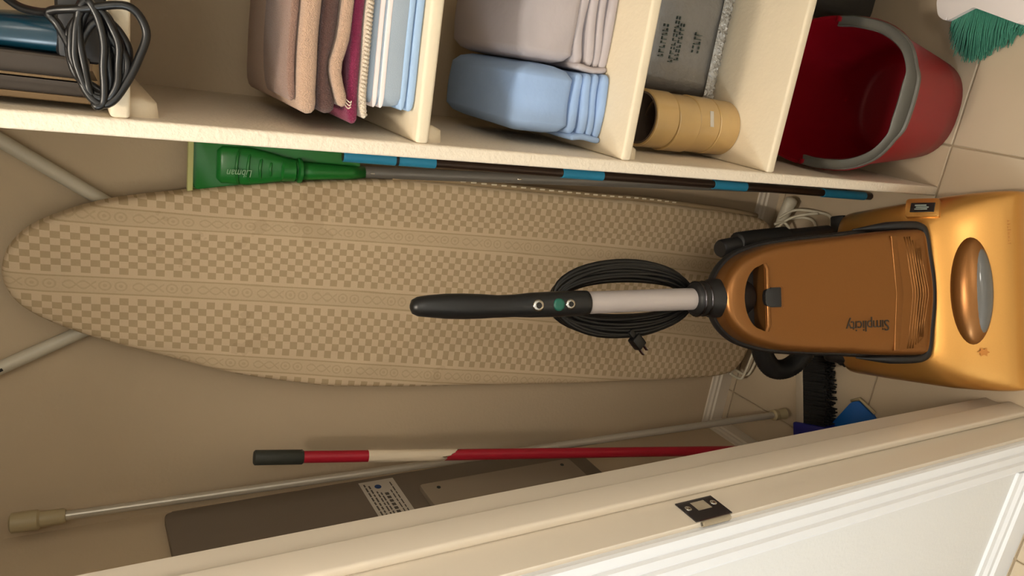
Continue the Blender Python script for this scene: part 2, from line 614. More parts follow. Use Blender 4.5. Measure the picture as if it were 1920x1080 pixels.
bm = bmesh.new(); bb_profile(bm, (XL, YB), (-0.122, YB), (0, -1))
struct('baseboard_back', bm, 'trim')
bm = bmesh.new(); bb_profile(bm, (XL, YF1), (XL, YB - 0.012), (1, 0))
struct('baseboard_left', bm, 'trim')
bm = bmesh.new(); bb_profile(bm, (HX0, YF0), (-0.508, YF0), (0, -1), h=0.085, t=0.014)
struct('baseboard_hall', bm, 'casing')

# door frame: jambs and head, stop, casing
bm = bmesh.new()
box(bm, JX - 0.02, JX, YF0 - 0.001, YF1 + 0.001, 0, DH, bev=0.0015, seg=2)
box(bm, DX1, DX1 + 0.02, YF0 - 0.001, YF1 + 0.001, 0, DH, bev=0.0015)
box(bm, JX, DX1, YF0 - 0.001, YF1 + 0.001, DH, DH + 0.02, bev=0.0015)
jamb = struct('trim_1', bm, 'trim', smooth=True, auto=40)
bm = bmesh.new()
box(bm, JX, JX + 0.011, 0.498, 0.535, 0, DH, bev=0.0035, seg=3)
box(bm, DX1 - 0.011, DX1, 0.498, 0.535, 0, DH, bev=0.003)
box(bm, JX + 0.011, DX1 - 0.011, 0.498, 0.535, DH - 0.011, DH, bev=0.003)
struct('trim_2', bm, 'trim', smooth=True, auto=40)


def casing(bm, x_in, side):
    # moulded section: (distance from the inner edge, proud of the wall)
    P = [(0.0, 0.0), (0.0, 0.006), (0.002, 0.009), (0.012, 0.0105), (0.0135, 0.0085), (0.016, 0.0085), (0.0185, 0.012),
         (0.027, 0.0135), (0.0285, 0.0115), (0.031, 0.0115), (0.034, 0.0150), (0.044, 0.0160), (0.049, 0.0140), (0.052, 0.0)]
    rings_to_bm(bm, [[(x_in + side * d, YF0 - h, z) for d, h in P] for z in (0, DH + 0.05)])


bm = bmesh.new()
casing(bm, JX - 0.006, -1)
casing(bm, DX1 + 0.006, 1)
struct('trim_3', bm, 'casing', smooth=True, auto=25)
struct('trim_4', boxbm(JX - 0.058, DX1 + 0.058, YF0 - 0.015, YF0, DH + 0.006, DH + 0.056, bev=0.003), 'casing')

# strike plate let into the jamb
bm = bmesh.new()
Y0, Y1, Z0, Z1 = 0.4565, 0.4905, 0.768, 0.823
hy0, hy1, hz0, hz1 = 0.4715, 0.4870, 0.783, 0.805
px0, px1 = JX - 0.0005, JX + 0.0014
for (a, b, c, d) in ((Y0, hy0, Z0, Z1), (hy1, Y1, Z0, Z1), (hy0, hy1, Z0, hz0), (hy0, hy1, hz1, Z1)):
    box(bm, px0, px1, a, b, c, d)
sp_ = obj('strike_plate', bm, 'steel', jamb)
tag(sp_, 'dark shiny metal strike plate with a square latch hole')
# curled lip over the edge of the frame
bm = bmesh.new()
lipc = []
for k in range(7):
    a = k / 6 * 1.25
    lipc.append((px1 - 0.0065 * (1 - math.cos(a)), Y0 - 0.0055 * math.sin(a)))
for (x, y), (x2, y2) in zip(lipc, lipc[1:]):
    vs = [bm.verts.new(p) for p in ((x, y, Z0 + 0.004), (x, y, Z1 - 0.004), (x2, y2, Z1 - 0.007), (x2, y2, Z0 + 0.007))]
    bm.faces.new(vs)
    v2 = [bm.verts.new((p.co.x - 0.0015, p.co.y + 0.0008, p.co.z)) for p in vs]
    bm.faces.new(list(reversed(v2)))
obj('plate_lip', bm, 'chrome', sp_)
obj('latch_pocket', boxbm(JX - 0.012, JX + 0.0006, hy0, hy1, hz0, hz1), 'brushblock', sp_)
for z in (0.7755, 0.8145):
    bm = bmesh.new()
    bmesh.ops.create_uvsphere(bm, u_segments=14, v_segments=8, radius=0.0042, matrix=Matrix.Translation((px1, 0.4785, z)) @ Matrix.Diagonal((0.3, 1, 1, 1)))
    obj('screw', bm, 'chrome', sp_, smooth=True)

# ------------------------------------------------------------------ built-in shelving
PXL, PXR, PY = -0.121, -0.104, 0.77
su = thing('shelf_unit', 'cream painted built-in shelving with a long upright front edge', 'shelving', (PXL, PY, 0))


def loc(o, parent):
    """geometry was written in world space: keep it there under its parent"""
    if o.parent.parent is None:
        o.matrix_parent_inverse = o.parent.matrix_world.inverted()
    return o


bm = boxbm(PXL, PXR, PY, YB, 0, ZC - 0.3, bev=0.003, seg=3)
loc(obj('side_panel', bm, 'edge', su, smooth=True, auto=40), su)
SZ = {0: (1.341, 1.358), 1: (1.041, 1.057), 2: (0.744, 0.760), 3: (0.458, 0.474)}
for k, (z0, z1) in SZ.items():
    bm = boxbm(PXR, XR, PY, YB, z0, z1, bev=0.004, seg=3)
    loc(obj('shelf', bm, 'board', su, smooth=True, auto=40), su)
    bm = bmesh.new()
    P = [(0, 0), (0.019, 0), (0.019, -0.012), (0.014, -0.024), (0, -0.026)]
    rr = []
    for y, s in ((PY + 0.016, 0.55), (PY + 0.019, 0.85), (PY + 0.024, 1), (YB, 1)):
        rr.append([(PXR + px * s, y, z0 + pz * (s if s < 1 else 1)) for px, pz in P])
    rings_to_bm(bm, rr)
    loc(obj('cleat', bm, 'board', su, smooth=True, auto=35), su)

# ------------------------------------------------------------------ ironing board against the back wall
ib = thing('ironing_board', 'ironing board in beige checked cover standing against the back wall', 'ironing board', (-0.40, 1.07, 0))
outl = [(-0.342, 1.462), (-0.312, 1.450), (-0.284, 1.420), (-0.255, 1.350), (-0.237, 1.252), (-0.220, 1.144), (-0.2055, 0.985), (-0.2035, 0.88),
        (-0.2065, 0.797), (-0.2155, 0.55), (-0.2175, 0.443), (-0.227, 0.28), (-0.238, 0.138), (-0.256, 0.075), (-0.300, 0.047), (-0.36, 0.040), (-0.45, 0.036), (-0.54, 0.038),
        (-0.596, 0.062), (-0.613, 0.112), (-0.611, 0.22), (-0.6045, 0.341), (-0.592, 0.55), (-0.577, 0.738), (-0.5585, 0.949), (-0.547, 1.042), (-0.517, 1.168),
        (-0.474, 1.285), (-0.436, 1.380), (-0.402, 1.436), (-0.372, 1.458)]
O = [(p.x, p.y) for p in smoothpath([(a, b, 0) for a, b in outl], 4, closed=True)]
O = O[::-1]                                     # counter-clockwise
area = sum(O[i - 1][0] * O[i][1] - O[i][0] * O[i - 1][1] for i in range(len(O)))
if area < 0: O = O[::-1]


def bfront(x, z): return 1.052 + 0.010 * z       # front plane of the board


cen = lambda z: -0.342 - 0.058 * (1.455 - z)
bm = bmesh.new()
uvl = bm.loops.layers.uv.new('cloth')
rings = []
for ins, dy in ((0.0, 0.026), (0.0, 0.010), (0.0012, 0.006), (0.004, 0.0025), (0.009, 0.0006), (0.02, 0.0), (0.05, -0.0008)):
    P = offset_poly(O, ins) if ins < 0.03 else [(cen(min(max(b, .1), 1.4)) + (a - cen(min(max(b, .1), 1.4))) * 0.72, 0.75 + (b - 0.75) * 0.95) for a, b in O]
    rings.append([(a, bfront(a, b) + dy + 0.0012 * wob(a * .6, 0, b * .5), b) for a, b in P])
rings_to_bm(bm, rings, True, False)
bm.verts.ensure_lookup_table()
last = list(bm.verts)[-len(O):]
bm.faces.new(last)
bmesh.ops.triangulate(bm, faces=[f for f in bm.faces if len(f.verts) > 4])
for f in bm.faces:
    for l in f.loops:
        x, z = l.vert.co.x, l.vert.co.z
        t = 1.346 - z
        l[uvl].uv = ((x + 0.271 + 0.0715 * t) / (1 + 0.40 * max(t, -0.2)), z)
loc(obj('cover', bm, 'cover', ib, smooth=True, auto=50), ib)
# hem of the cover, pulled round behind the right-hand edge with light stitches
bm = bmesh.new()
rpts = [p for p in O if 0.10 < p[1] < 0.97 and p[0] > -0.35]
rpts.sort(key=lambda p: -p[1])
tube(bm, [(a + 0.0030, bfront(a, b) + 0.014, b) for a, b in rpts], 0.0055, 8)
hem = loc(obj('hem', bm, 'hemcloth', ib, smooth=True), ib)
bm = bmesh.new()
zz = 0.93
while zz > 0.35:
    xx = None
    for (a, b), (c, d) in zip(rpts, rpts[1:]):
        if d <= zz <= b:
            xx = a + (c - a) * (b - zz) / max(1e-6, b - d)
    if xx is not None:
        box(bm, xx + 0.0036, xx + 0.0064, bfront(xx, zz) + 0.0072, bfront(xx, zz) + 0.0095, zz - 0.0052, zz + 0.0052, bev=0.0008, seg=1)
    zz -= 0.0195
st = loc(obj('stitching', bm, 'hem', ib), ib); st['kind'] = 'stuff'
bm = bmesh.new()
prism(bm, offset_poly(O, 0.006), 0, 0.010, mtx=frame_mtx((0, 1.090, 0), (1, 0, 0), (0, 0.010, 1)))
loc(obj('tray', bm, 'whitemetal', ib), ib)
for (pa, pb) in (((-0.335, 1.235), (-0.140, 1.535)), ((-0.385, 1.243), (-0.560, 1.60))):
    bm = tubebm([(pa[0], 1.1125, pa[1]), (pb[0], 1.1125, pb[1])], 0.0092, 14)
    lg = loc(obj('leg', bm, 'whitemetal', ib, smooth=True, auto=60), ib)
    bm = bmesh.new()
    f = 0.66
    px, pz = pa[0] + (pb[0] - pa[0]) * f, pa[1] + (pb[1] - pa[1]) * f
    dv = Vector((pb[0] - pa[0], 0, pb[1] - pa[1])).normalized()
    box(bm, -0.011, 0.011, -0.0022, 0.0022, -0.0006, 0.0004, bev=0.0006, seg=1, mtx=frame_mtx((px, 1.1032, pz), dv, (-dv.z, 0, dv.x)))
    loc(obj('slot', bm, 'black', lg), ib) if pb[0] < -0.3 else bm.free()
# wire iron rest folded down at the tail, on the floor
for pth in ([(-0.618, 1.074, 0.062), (-0.631, 1.067, 0.036), (-0.620, 1.060, 0.029), (-0.545, 1.050, 0.028), (-0.40, 1.034, 0.026), (-0.285, 1.018, 0.016), (-0.252, 0.975, 0.008), (-0.236, 0.963, 0.007), (-0.216, 0.964, 0.007), (-0.209, 0.985, 0.009), (-0.216, 1.040, 0.028), (-0.240, 1.060, 0.050)],
            [(-0.608, 1.074, 0.052), (-0.621, 1.064, 0.022), (-0.610, 1.057, 0.012), (-0.545, 1.047, 0.011), (-0.40, 1.030, 0.010), (-0.290, 1.010, 0.008), (-0.266, 0.995, 0.006), (-0.236, 1.000, 0.007), (-0.228, 1.020, 0.014), (-0.240, 1.050, 0.034), (-0.262, 1.060, 0.052)],
            [(-0.252, 1.052, 0.070), (-0.246, 1.046, 0.048), (-0.262, 1.035, 0.030), (-0.278, 1.020, 0.014)],
            [(-0.268, 1.052, 0.066), (-0.240, 1.044, 0.044), (-0.222, 1.018, 0.034), (-0.211, 0.992, 0.016)]):
    loc(obj('iron_rest_wire', tubebm(smoothpath(pth, 6), 0.0031, 8), 'wire', ib, smooth=True), ib)
bm = bmesh.new()
tube(bm, [(-0.256, 1.066, 0.034), (-0.238, 1.064, 0.033), (-0.205, 1.058, 0.030), (-0.196, 1.056, 0.029), (-0.192, 1.055, 0.0285)], [0.0105, 0.0115, 0.014, 0.0125, 0.006], 16)
loc(obj('foot_cap', bm, 'whitemetal', ib, smooth=True, auto=50), ib)

# ------------------------------------------------------------------ upright vacuum (local frame: x right, y back, z up)
FW = Vector((-0.341193, 0.939993, 0)); RT = Vector((0.939993, 0.341193, 0))
S0 = 0.75; U0 = -0.028
vo = RT * U0 + FW * S0
VA = math.atan2(RT.y, RT.x)
vac = thing('vacuum_cleaner', 'gold upright vacuum cleaner standing in the closet doorway', 'vacuum cleaner', (vo.x, vo.y, 0), VA)


def vp(u, s, z):
    """camera-levelled coordinates measured on the photograph -> local"""
    return Vector((u - U0, s - S0, z))


# base (nozzle housing)
stations = [(0.5990, 0.052, 0.158), (0.6003, 0.062, 0.162), (0.6050, 0.071, 0.165), (0.6160, 0.082, 0.167), (0.635, 0.101, 0.168), (0.66, 0.120, 0.168), (0.69, 0.139, 0.167),
            (0.72, 0.150, 0.165), (0.76, 0.156, 0.162), (0.80, 0.156, 0.160), (0.84, 0.148, 0.158), (0.866, 0.141, 0.157), (0.881, 0.134, 0.156), (0.887, 0.127, 0.153), (0.8885, 0.118, 0.148)]
bm = bmesh.new()
rings = []
nb = 40
for s, h, w_ in stations:
    r = []
    for j in range(nb):
        a = 2 * PI * j / nb
        c, sn = math.cos(a), math.sin(a)
        e1 = 0.30 if s < 0.72 else 0.36
        u = w_ * math.copysign(abs(c) ** e1, c)
        if sn >= 0:
            z = 0.030 + (h - 0.030) * abs(sn) ** 0.42
        else:
            z = 0.030 - 0.016 * abs(sn) ** 0.3
        r.append((u - 0.001, s - S0, z))
    rings.append(r)
rings_to_bm(bm, rings)
base = obj('base', bm, 'gold', vac, smooth=True, auto=55)
# dark bumper round the foot of the base
bm = bmesh.new()
P = rounded([(-0.166, 0.600 - S0), (0.164, 0.600 - S0), (0.160, 0.884 - S0), (-0.160, 0.884 - S0)], [0.02] * 4)
prism(bm, P, 0.008, 0.034, bev=0.003)
obj('bumper', bm, 'black', vac, smooth=True, auto=40)
for sx in (-1, 1):
    for sy in (0.64, 0.84):
        bm = bmesh.new()
        bmesh.ops.create_cone(bm, cap_ends=True, segments=18, radius1=0.014, radius2=0.014, depth=0.02,
                              matrix=Matrix.Translation((sx * 0.12, sy - S0, 0.014)) @ Matrix.Rotation(PI / 2, 4, 'Y'))
        obj('wheel', bm, 'black', vac, smooth=True, auto=40)
# hinge block behind the base, right, and the rear wheel guard
obj('hinge_block', boxbm(0.095, 0.150, 0.880 - S0, 0.910 - S0, 0.02, 0.112, bev=0.004), 'black', vac, smooth=True, auto=40)
obj('rear_block', boxbm(-0.135, 0.08, 0.84 - S0, 0.925 - S0, 0.02, 0.13, bev=0.012, seg=3), 'black', vac, smooth=True, auto=40)


def base_h(s):
    for (a, ha, _), (b, hb, _) in zip(stations, stations[1:]):
        if a <= s <= b: return ha + (hb - ha) * (s - a) / (b - a)
    return stations[-1][1]


# headlight: oval housing with a smoked lens
sl = math.atan2(base_h(0.675) - base_h(0.63), 0.045)
mt = Matrix.Translation((0.001, 0.651 - S0, base_h(0.651) - 0.004)) @ Matrix.Rotation(sl, 4, 'X')
bm = bmesh.new()
bmesh.ops.create_uvsphere(bm, u_segments=40, v_segments=20, radius=1.0, matrix=mt @ Matrix.Diagonal((0.090, 0.0315, 0.021, 1)))
hl = obj('headlight_housing', bm, 'gold_shaded', vac, smooth=True)
bm = bmesh.new()
bmesh.ops.create_uvsphere(bm, u_segments=40, v_segments=20, radius=1.0, matrix=mt @ Matrix.Translation((0, -0.0100, 0.0045)) @ Matrix.Diagonal((0.074, 0.0205, 0.0170, 1)))
obj('headlight_lens', bm, 'lens', hl, smooth=True)
# indicator window on the right shoulder of the base
sI = 0.712
mt = Matrix.Translation((0.115 - U0, sI - S0, 0.1355)) @ Matrix.Rotation(math.radians(19), 4, 'Y') @ Matrix.Rotation(math.radians(14), 4, 'X')
bm = bmesh.new()
Pout = rounded([(-0.0165, -0.028), (0.0165, -0.024), (0.0165, 0.028), (-0.0165, 0.026)], [0.004] * 4)
prism(bm, Pout, -0.012, 0.006, mtx=mt, bev=0.002)
ind = obj('indicator_bezel', bm, 'gold', vac, smooth=True, auto=40)
bm = bmesh.new(); box(bm, -0.0085, 0.0085, -0.019, 0.019, 0.004, 0.0075, bev=0.0008, mtx=mt)
obj('indicator_window', bm, 'window', ind)
bm = bmesh.new()
for k, (a, b) in enumerate(((-0.008, 0.012), (-0.010, 0.010), (-0.006, 0.012))):
    box(bm, -0.0045 + k * 0.0034, -0.0022 + k * 0.0034, a, b, 0.0074, 0.0080, mtx=mt)
obj('indicator_print', bm, 'greyprint', ind)
# embossed word along the front of the base
zf = base_h(0.606)
mt = frame_mtx((0.048 - U0, 0.606 - S0, zf + 0.0006), (1, 0, 0), (0, 1, 0.75))
text_obj('embossed_word', 'SYMMETRY', 0.0058, mt, 'emboss', vac, extrude=0.0005, spacing=1.55)
# little worn emblem on the left
mt = frame_mtx((-0.128 - U0, 0.636 - S0, base_h(0.640) + 0.0012), (1, 0, 0), (0, 1, 0.8))
bm = bmesh.new()
prism(bm, [(0.008 * math.cos(a) * (1 if k % 2 else .55), 0.009 * math.sin(a) * (1 if k % 2 else .6)) for k, a in enumerate([2 * PI * i / 12 for i in range(12)])], 0, 0.0006, mtx=mt)
obj('emblem', bm, 'emboss', vac)

# leaning body: work in a plane frame: X right, Y up along the slope, Z out (towards the front)
LEAN = math.atan(0.33)
up = Vector((0, math.sin(LEAN), math.cos(LEAN)))
B0 = vp(-0.0265, 0.684, 0.160)
BM = frame_mtx(B0, (1, 0, 0), up)
half = [(0.0, -0.006), (0.060, 0.001), (0.094, 0.006), (0.1045, 0.016), (0.1055, 0.04), (0.102, 0.10), (0.0965, 0.16), (0.092, 0.22), (0.0865, 0.275), (0.0800, 0.308),
        (0.068, 0.341), (0.050, 0.364), (0.028, 0.3775), (0.0, 0.382)]
full = half + [(-a, b) for a, b in half[-2:0:-1]]
D = [(p.x, p.y) for p in smoothpath([(a, b, 0) for a, b in full], 4, closed=True)]


def plane_loft(bm, P, steps, cap_c=None):
    rings = []
    for ins, z in steps:
        rings.append([(a, b, z) for a, b in offset_poly(P, ins)])
    rings_to_bm(bm, rings)
    return bm


bm = bmesh.new()
plane_loft(bm, D, [(0.004, -0.060), (0.0, -0.056), (0.0, -0.016), (0.001, -0.010), (0.0032, -0.0055), (0.007, -0.002), (0.012, 0.0), (0.02, 0.0012), (0.032, 0.002)])
bm.transform(BM)
door = obj('bag_door', bm, 'gold_shaded', vac, smooth=True, auto=50)
# crescent grip slot
cres = []
for k in range(25):
    t = PI * k / 24
    cres.append((0.052 * math.cos(t), 0.318 + 0.036 * math.sin(t) ** 0.8 if 0 < k < 24 else 0.318))
cres = rounded([(0.0535, 0.316)] + [(0.050 * math.cos(PI * k / 24), 0.320 + 0.031 * math.sin(PI * k / 24)) for k in range(1, 24)] + [(-0.0535, 0.316)],
               [0.003] + [0] * 23 + [0.003])
bm = bmesh.new()
prism(bm, cres, -0.04, 0.03, mtx=BM)
bool_cut(door, bm)
obj('slot_lining', (lambda b: (prism(b, cres, -0.0395, -0.030, mtx=BM), b)[1])(bmesh.new()), 'black', door)
bm = bmesh.new()
tube(bm, [BM @ Vector(p) for p in ((-0.052, 0.313, -0.001), (-0.044, 0.3115, 0.003), (0.044, 0.3115, 0.003), (0.052, 0.313, -0.001))], 0.0038, 12)
obj('slot_rim', bm, 'gold_shaded', door, smooth=True, auto=60)
# latch
bm = bmesh.new()
Lp = rounded([(-0.0175, 0.284), (0.0175, 0.284), (0.0175, 0.313), (-0.0175, 0.313)], [0.002, 0.002, 0.006, 0.006])
prism(bm, Lp, -0.004, 0.0042, mtx=BM, bev=0.0015)
lt = obj('latch_surround', bm, 'gold_shaded', door, smooth=True, auto=40)
bm = bmesh.new()
Lp = rounded([(-0.0155, 0.2905), (0.0155, 0.2905), (0.0155, 0.318), (-0.0155, 0.318)], [0.001, 0.001, 0.011, 0.011])
prism(bm, Lp, -0.002, 0.0072, mtx=BM, bev=0.0015)
obj('latch', bm, 'black', lt, smooth=True, auto=40)
# moulded step and seven chevron ribs low on the door
for k in range(7):
    y = 0.056 - k * 0.0050
    hw = 0.092 - max(0, k - 2) * 0.006
    dip = 0.012
    bm = bmesh.new()
    tube(bm, [BM @ Vector(p) for p in ((-hw, y, 0.0008), (-hw * .6, y - dip * .42, 0.0016), (-0.006, y - dip, 0.0020), (0.006, y - dip, 0.0020), (hw * .6, y - dip * .42, 0.0016), (hw, y, 0.0008))], 0.0011, 8)
    obj('rib', bm, 'gold_shaded', door, smooth=True)
bm = bmesh.new()
prism(bm, [(-0.094, 0.073), (0.0, 0.062), (0.094, 0.073), (0.094, 0.084), (0.0, 0.076), (-0.094, 0.084)], -0.004, 0.0030, mtx=BM, bev=0.0012)
obj('step', bm, 'gold_shaded', door, smooth=True, auto=30)
mt = BM @ frame_mtx((-0.0430, 0.091, 0.0026), (0, 1, 0), (-1, 0, 0))
text_obj('name_lettering', 'Simplicity', 0.0255, mt, 'lettering', door, extrude=0.0004, xscale=0.90, spacing=0.94)
# dark shell behind the door
big = offset_poly(D, -0.0065)
bm = bmesh.new()
plane_loft(bm, big, [(0.034, -0.088), (0.020, -0.082), (0.008, -0.070), (0.001, -0.056), (0.0, -0.048), (0.003, -0.042)])
bm.transform(BM)
obj('body_shell', bm, 'black', vac, smooth=True, auto=45)
# black tube in place of the shadowed gap round the bottom of the door
gap_pts = [(0.1090, 0.12), (0.1120, 0.08), (0.1135, 0.03), (0.111, 0.006), (0.100, -0.0025), (0.062, -0.0085), (0.0, -0.0155), (-0.062, -0.0085), (-0.100, -0.0025), (-0.111, 0.006), (-0.1135, 0.03), (-0.1120, 0.08), (-0.1090, 0.12)]
gap_path = smoothpath([(a, b, 0) for a, b in gap_pts], 4)
bm = bmesh.new()
tube(bm, [BM @ Vector((a * .985, b + 0.002, -0.020 - 0.030 * max(0, (b - 0.05) / 0.1))) for a, b in [(p.x, p.y) for p in gap_path]], [0.0078 * min(1.0, 0.15 + max(0.0, 0.12 - p.y) / 0.06) for p in gap_path], 10)
obj('gap_shade', bm, 'black', vac, smooth=True)

# neck, handle tube, grip
nk = lambda z, du=0.0: vp(-0.0255 + du, 0.842 + 0.15 * (z - 0.55), z)
bm = bmesh.new()
tube(bm, [nk(0.452), nk(0.462), nk(0.492), nk(0.522), nk(0.528), nk(0.546), nk(0.552), nk(0.556)], [0.026, 0.031, 0.031, 0.031, 0.0275, 0.0275, 0.0255, 0.020], 24)
nck = obj('neck_clamp', bm, 'black', vac, smooth=True, auto=40)
for z in (0.536, 0.548):
    obj('clamp_ring', tubebm([nk(z - 0.002), nk(z - 0.0012), nk(z + 0.0012), nk(z + 0.002)], [0.0272, 0.0285, 0.0285, 0.0272], 24), 'steel', nck, smooth=True)
bm = bmesh.new()
tube(bm, [nk(0.54), nk(0.60, 0.0003), nk(0.66, 0.0006), nk(0.745, 0.0005)], [0.0172, 0.0172, 0.0166, 0.0166], 24)
obj('handle_tube', bm, 'silver', vac, smooth=True, auto=60)
bm = bmesh.new()
prof = [(0.740, 0.0168), (0.741, 0.0182), (0.748, 0.0186), (0.79, 0.0186), (0.83, 0.0178), (0.856, 0.0160), (0.88, 0.0158), (0.905, 0.0172), (0.93, 0.0178), (0.955, 0.0172), (0.98, 0.0150), (0.994, 0.0132), (1.001, 0.0096), (1.004, 0.003)]
tube(bm, [nk(z, 0.0004 + (0.004 if z > 0.88 else 0.0) * min(1, (z - 0.88) / 0.1)) for z, r in prof], [r for z, r in prof], 24)
grip = obj('grip', bm, 'softblack', vac, smooth=True, auto=60)
fd = Vector((0, -1, 0.15)).normalized()
for z, r, m_, nme in ((0.826, 0.0088, 'chrome', 'power_switch'), (0.794, 0.0092, 'green_button', 'power_switch'), (0.776, 0.0078, 'chrome', 'power_switch')):
    c = nk(z) + fd * 0.0155
    bm = tubebm([c, c + fd * 0.0025, c + fd * 0.0038, c + fd * 0.0044], [r, r, r * 0.88, r * 0.5], 20)
    o = obj(nme if m_ == 'green_button' else 'button', bm, m_, grip, smooth=True, auto=45)
    if m_ == 'green_button': o['label'] = 'round green button on the grip'
    else:
        bm = tubebm([c + fd * 0.0036, c + fd * 0.0056], [r * 0.55, r * 0.45], 14)
        obj('button_cap', bm, 'softblack', grip, smooth=True, auto=45)

# mains cable hung in a flat coil behind the handle
hooks = [(0.530, 0.905), (0.772, 0.938)]
for z, s in hooks:
    bm = tubebm(smoothpath([nk(z) + Vector((0, 0.010, 0)), nk(z) + Vector((0, 0.05, 0)), nk(z) + Vector((0, 0.062, 0.018 if z > 0.6 else -0.018))], 5), 0.0065, 10)
    obj('cord_hook', bm, 'black', vac, smooth=True)
cord = obj('cable', bmesh.new(), 'cable', vac)
me_bm = bmesh.new()
random.seed(11)
for k in range(18):
    f = 1.0 - (k % 9) * 0.062 + random.uniform(-0.012, 0.012)
    dep = -0.010 + (k // 9) * 0.0085 + random.uniform(-0.002, 0.002)
    pts = []
    zc, hz = 0.640, 0.124 * (0.80 + 0.20 * f)
    for i in range(44):
        a = 2 * PI * i / 44
        uu = 0.0585 * f * math.copysign(abs(math.sin(a)) ** 0.92, math.sin(a))
        z = zc + hz * math.cos(a) + 0.003 * math.sin(3 * a + k)
        pts.append(vp(-0.0215 + uu + 0.0015 * math.sin(2 * a + k * 1.7), 0.912 + 0.15 * (z - 0.64) + dep, z))
    tube(me_bm, pts, 0.0040, 8, closed=True)
bmesh.ops.recalc_face_normals(me_bm, faces=me_bm.faces[:])
me_bm.to_mesh(cord.data); me_bm.free()
cord.data.polygons.foreach_set('use_smooth', [True] * len(cord.data.polygons))
bm = bmesh.new()
mt = frame_mtx(vp(-0.092, 0.900, 0.620), (-0.75, 0, -0.66), (0.66, 0, -0.75))
box(bm, -0.013, 0.010, -0.0095, 0.0095, -0.008, 0.008, bev=0.003, seg=2, mtx=mt)
box(bm, -0.026, -0.012, -0.005, 0.005, -0.005, 0.005, bev=0.002, seg=2, mtx=mt)
plg = obj('plug', bm, 'cable', vac, smooth=True, auto=40)
bm = bmesh.new()
for s in (-0.0052, 0.0052):
    box(bm, 0.009, 0.023, s - 0.0008, s + 0.0008, -0.003, 0.003, mtx=mt)
obj('prongs', bm, 'steel', plg)


def ribbed(bm, pts, r, step=0.0052, n=16, depth=0.12):
    P = smoothpath(pts, 14)
    # resample evenly, alternate radius
    L = [0.0]
    for a, b in zip(P, P[1:]): L.append(L[-1] + (b - a).length)
    m = max(4, int(L[-1] / (step / 2)))
    Q, Rr = [], []
    j = 0
    for i in range(m + 1):
        d = L[-1] * i / m
        while j < len(L) - 2 and L[j + 1] < d: j += 1
        t = (d - L[j]) / max(1e-9, L[j + 1] - L[j])
        Q.append(P[j].lerp(P[j + 1], min(1, max(0, t))))
        Rr.append(r if i % 2 else r * (1 - depth))
    tube(bm, Q, Rr, n)


bm = bmesh.new()
ribbed(bm, [vp(-0.085, 0.880, 0.350), vp(-0.125, 0.898, 0.332), vp(-0.158, 0.905, 0.300), vp(-0.163, 0.903, 0.262), vp(-0.145, 0.895, 0.230), vp(-0.110, 0.886, 0.205), vp(-0.085, 0.888, 0.165),
            vp(-0.120, 0.905, 0.115), vp(-0.155, 0.912, 0.078), vp(-0.158, 0.895, 0.062), vp(-0.140, 0.872, 0.060)], 0.0185)
obj('hose', bm, 'hose', vac, smooth=True)
# black wand clipped down the right-hand side
bm = tubebm([vp(0.057, 0.905, 0.424), vp(0.0575, 0.905, 0.420), vp(0.063, 0.903, 0.385), vp(0.075, 0.900, 0.300), vp(0.088, 0.896, 0.140)], [0.0135, 0.0160, 0.0160, 0.0150, 0.0150], 18)
wd = obj('wand', bm, 'black', vac, smooth=True, auto=50)
bm = bmesh.new(); ribbed(bm, [vp(0.068, 0.902, 0.385), vp(0.073, 0.901, 0.34), vp(0.080, 0.899, 0.26)], 0.0185)
obj('wand_cuff', bm, 'hose', wd, smooth=True)

# ------------------------------------------------------------------ green dustpan on the wall with a grey pole, dark pole beside it
gd = thing('green_floor_squeegee', 'green plastic head on a grey pole, leaning upside down beside the board', 'floor cleaner', (-0.154, 0.96, 0))
HA, HB = Vector((-0.2015, 1.088, 1.245)), Vector((-0.1965, 1.083, 0.995))
hd = (HB - HA).normalized()
GM = frame_mtx(HA, (1, 0, 0), -hd)            # X right, Y up the head, Z towards the front (-y)
if (GM.to_3x3() @ Vector((0, 0, 1))).y > 0: GM = GM @ Matrix.Diagonal((1, 1, -1, 1))
bm = bmesh.new()
P = rounded([(-0.033, -0.030), (-0.0335, -0.004), (0.046, -0.004), (0.046, -0.030), (0.044, -0.16), (0.034, -0.238), (0.012, -0.238), (-0.010, -0.150), (-0.028, -0.12)][::-1], [0.01, 0.01, 0.01, 0.006, 0.02, 0.01, 0.002, 0.002, 0.002][::-1])
prism(bm, P, 0.0, 0.006, mtx=GM, bev=0.002)
loc(obj('plate', bm, 'green', gd, smooth=True, auto=40), gd)
bm = bmesh.new()
prism(bm, [(-0.044, -0.002), (-0.046, -0.012), (-0.043, -0.055), (-0.030, -0.095), (-0.024, -0.095), (-0.028, -0.004)], 0.001, 0.004, mtx=GM)
loc(obj('side_flange', bm, 'greenclear', gd), gd)
loc(obj('lip', boxbm(-0.048, 0.052, -0.004, 0.003, -0.001, 0.010, bev=0.001, mtx=GM), 'lip', gd), gd)
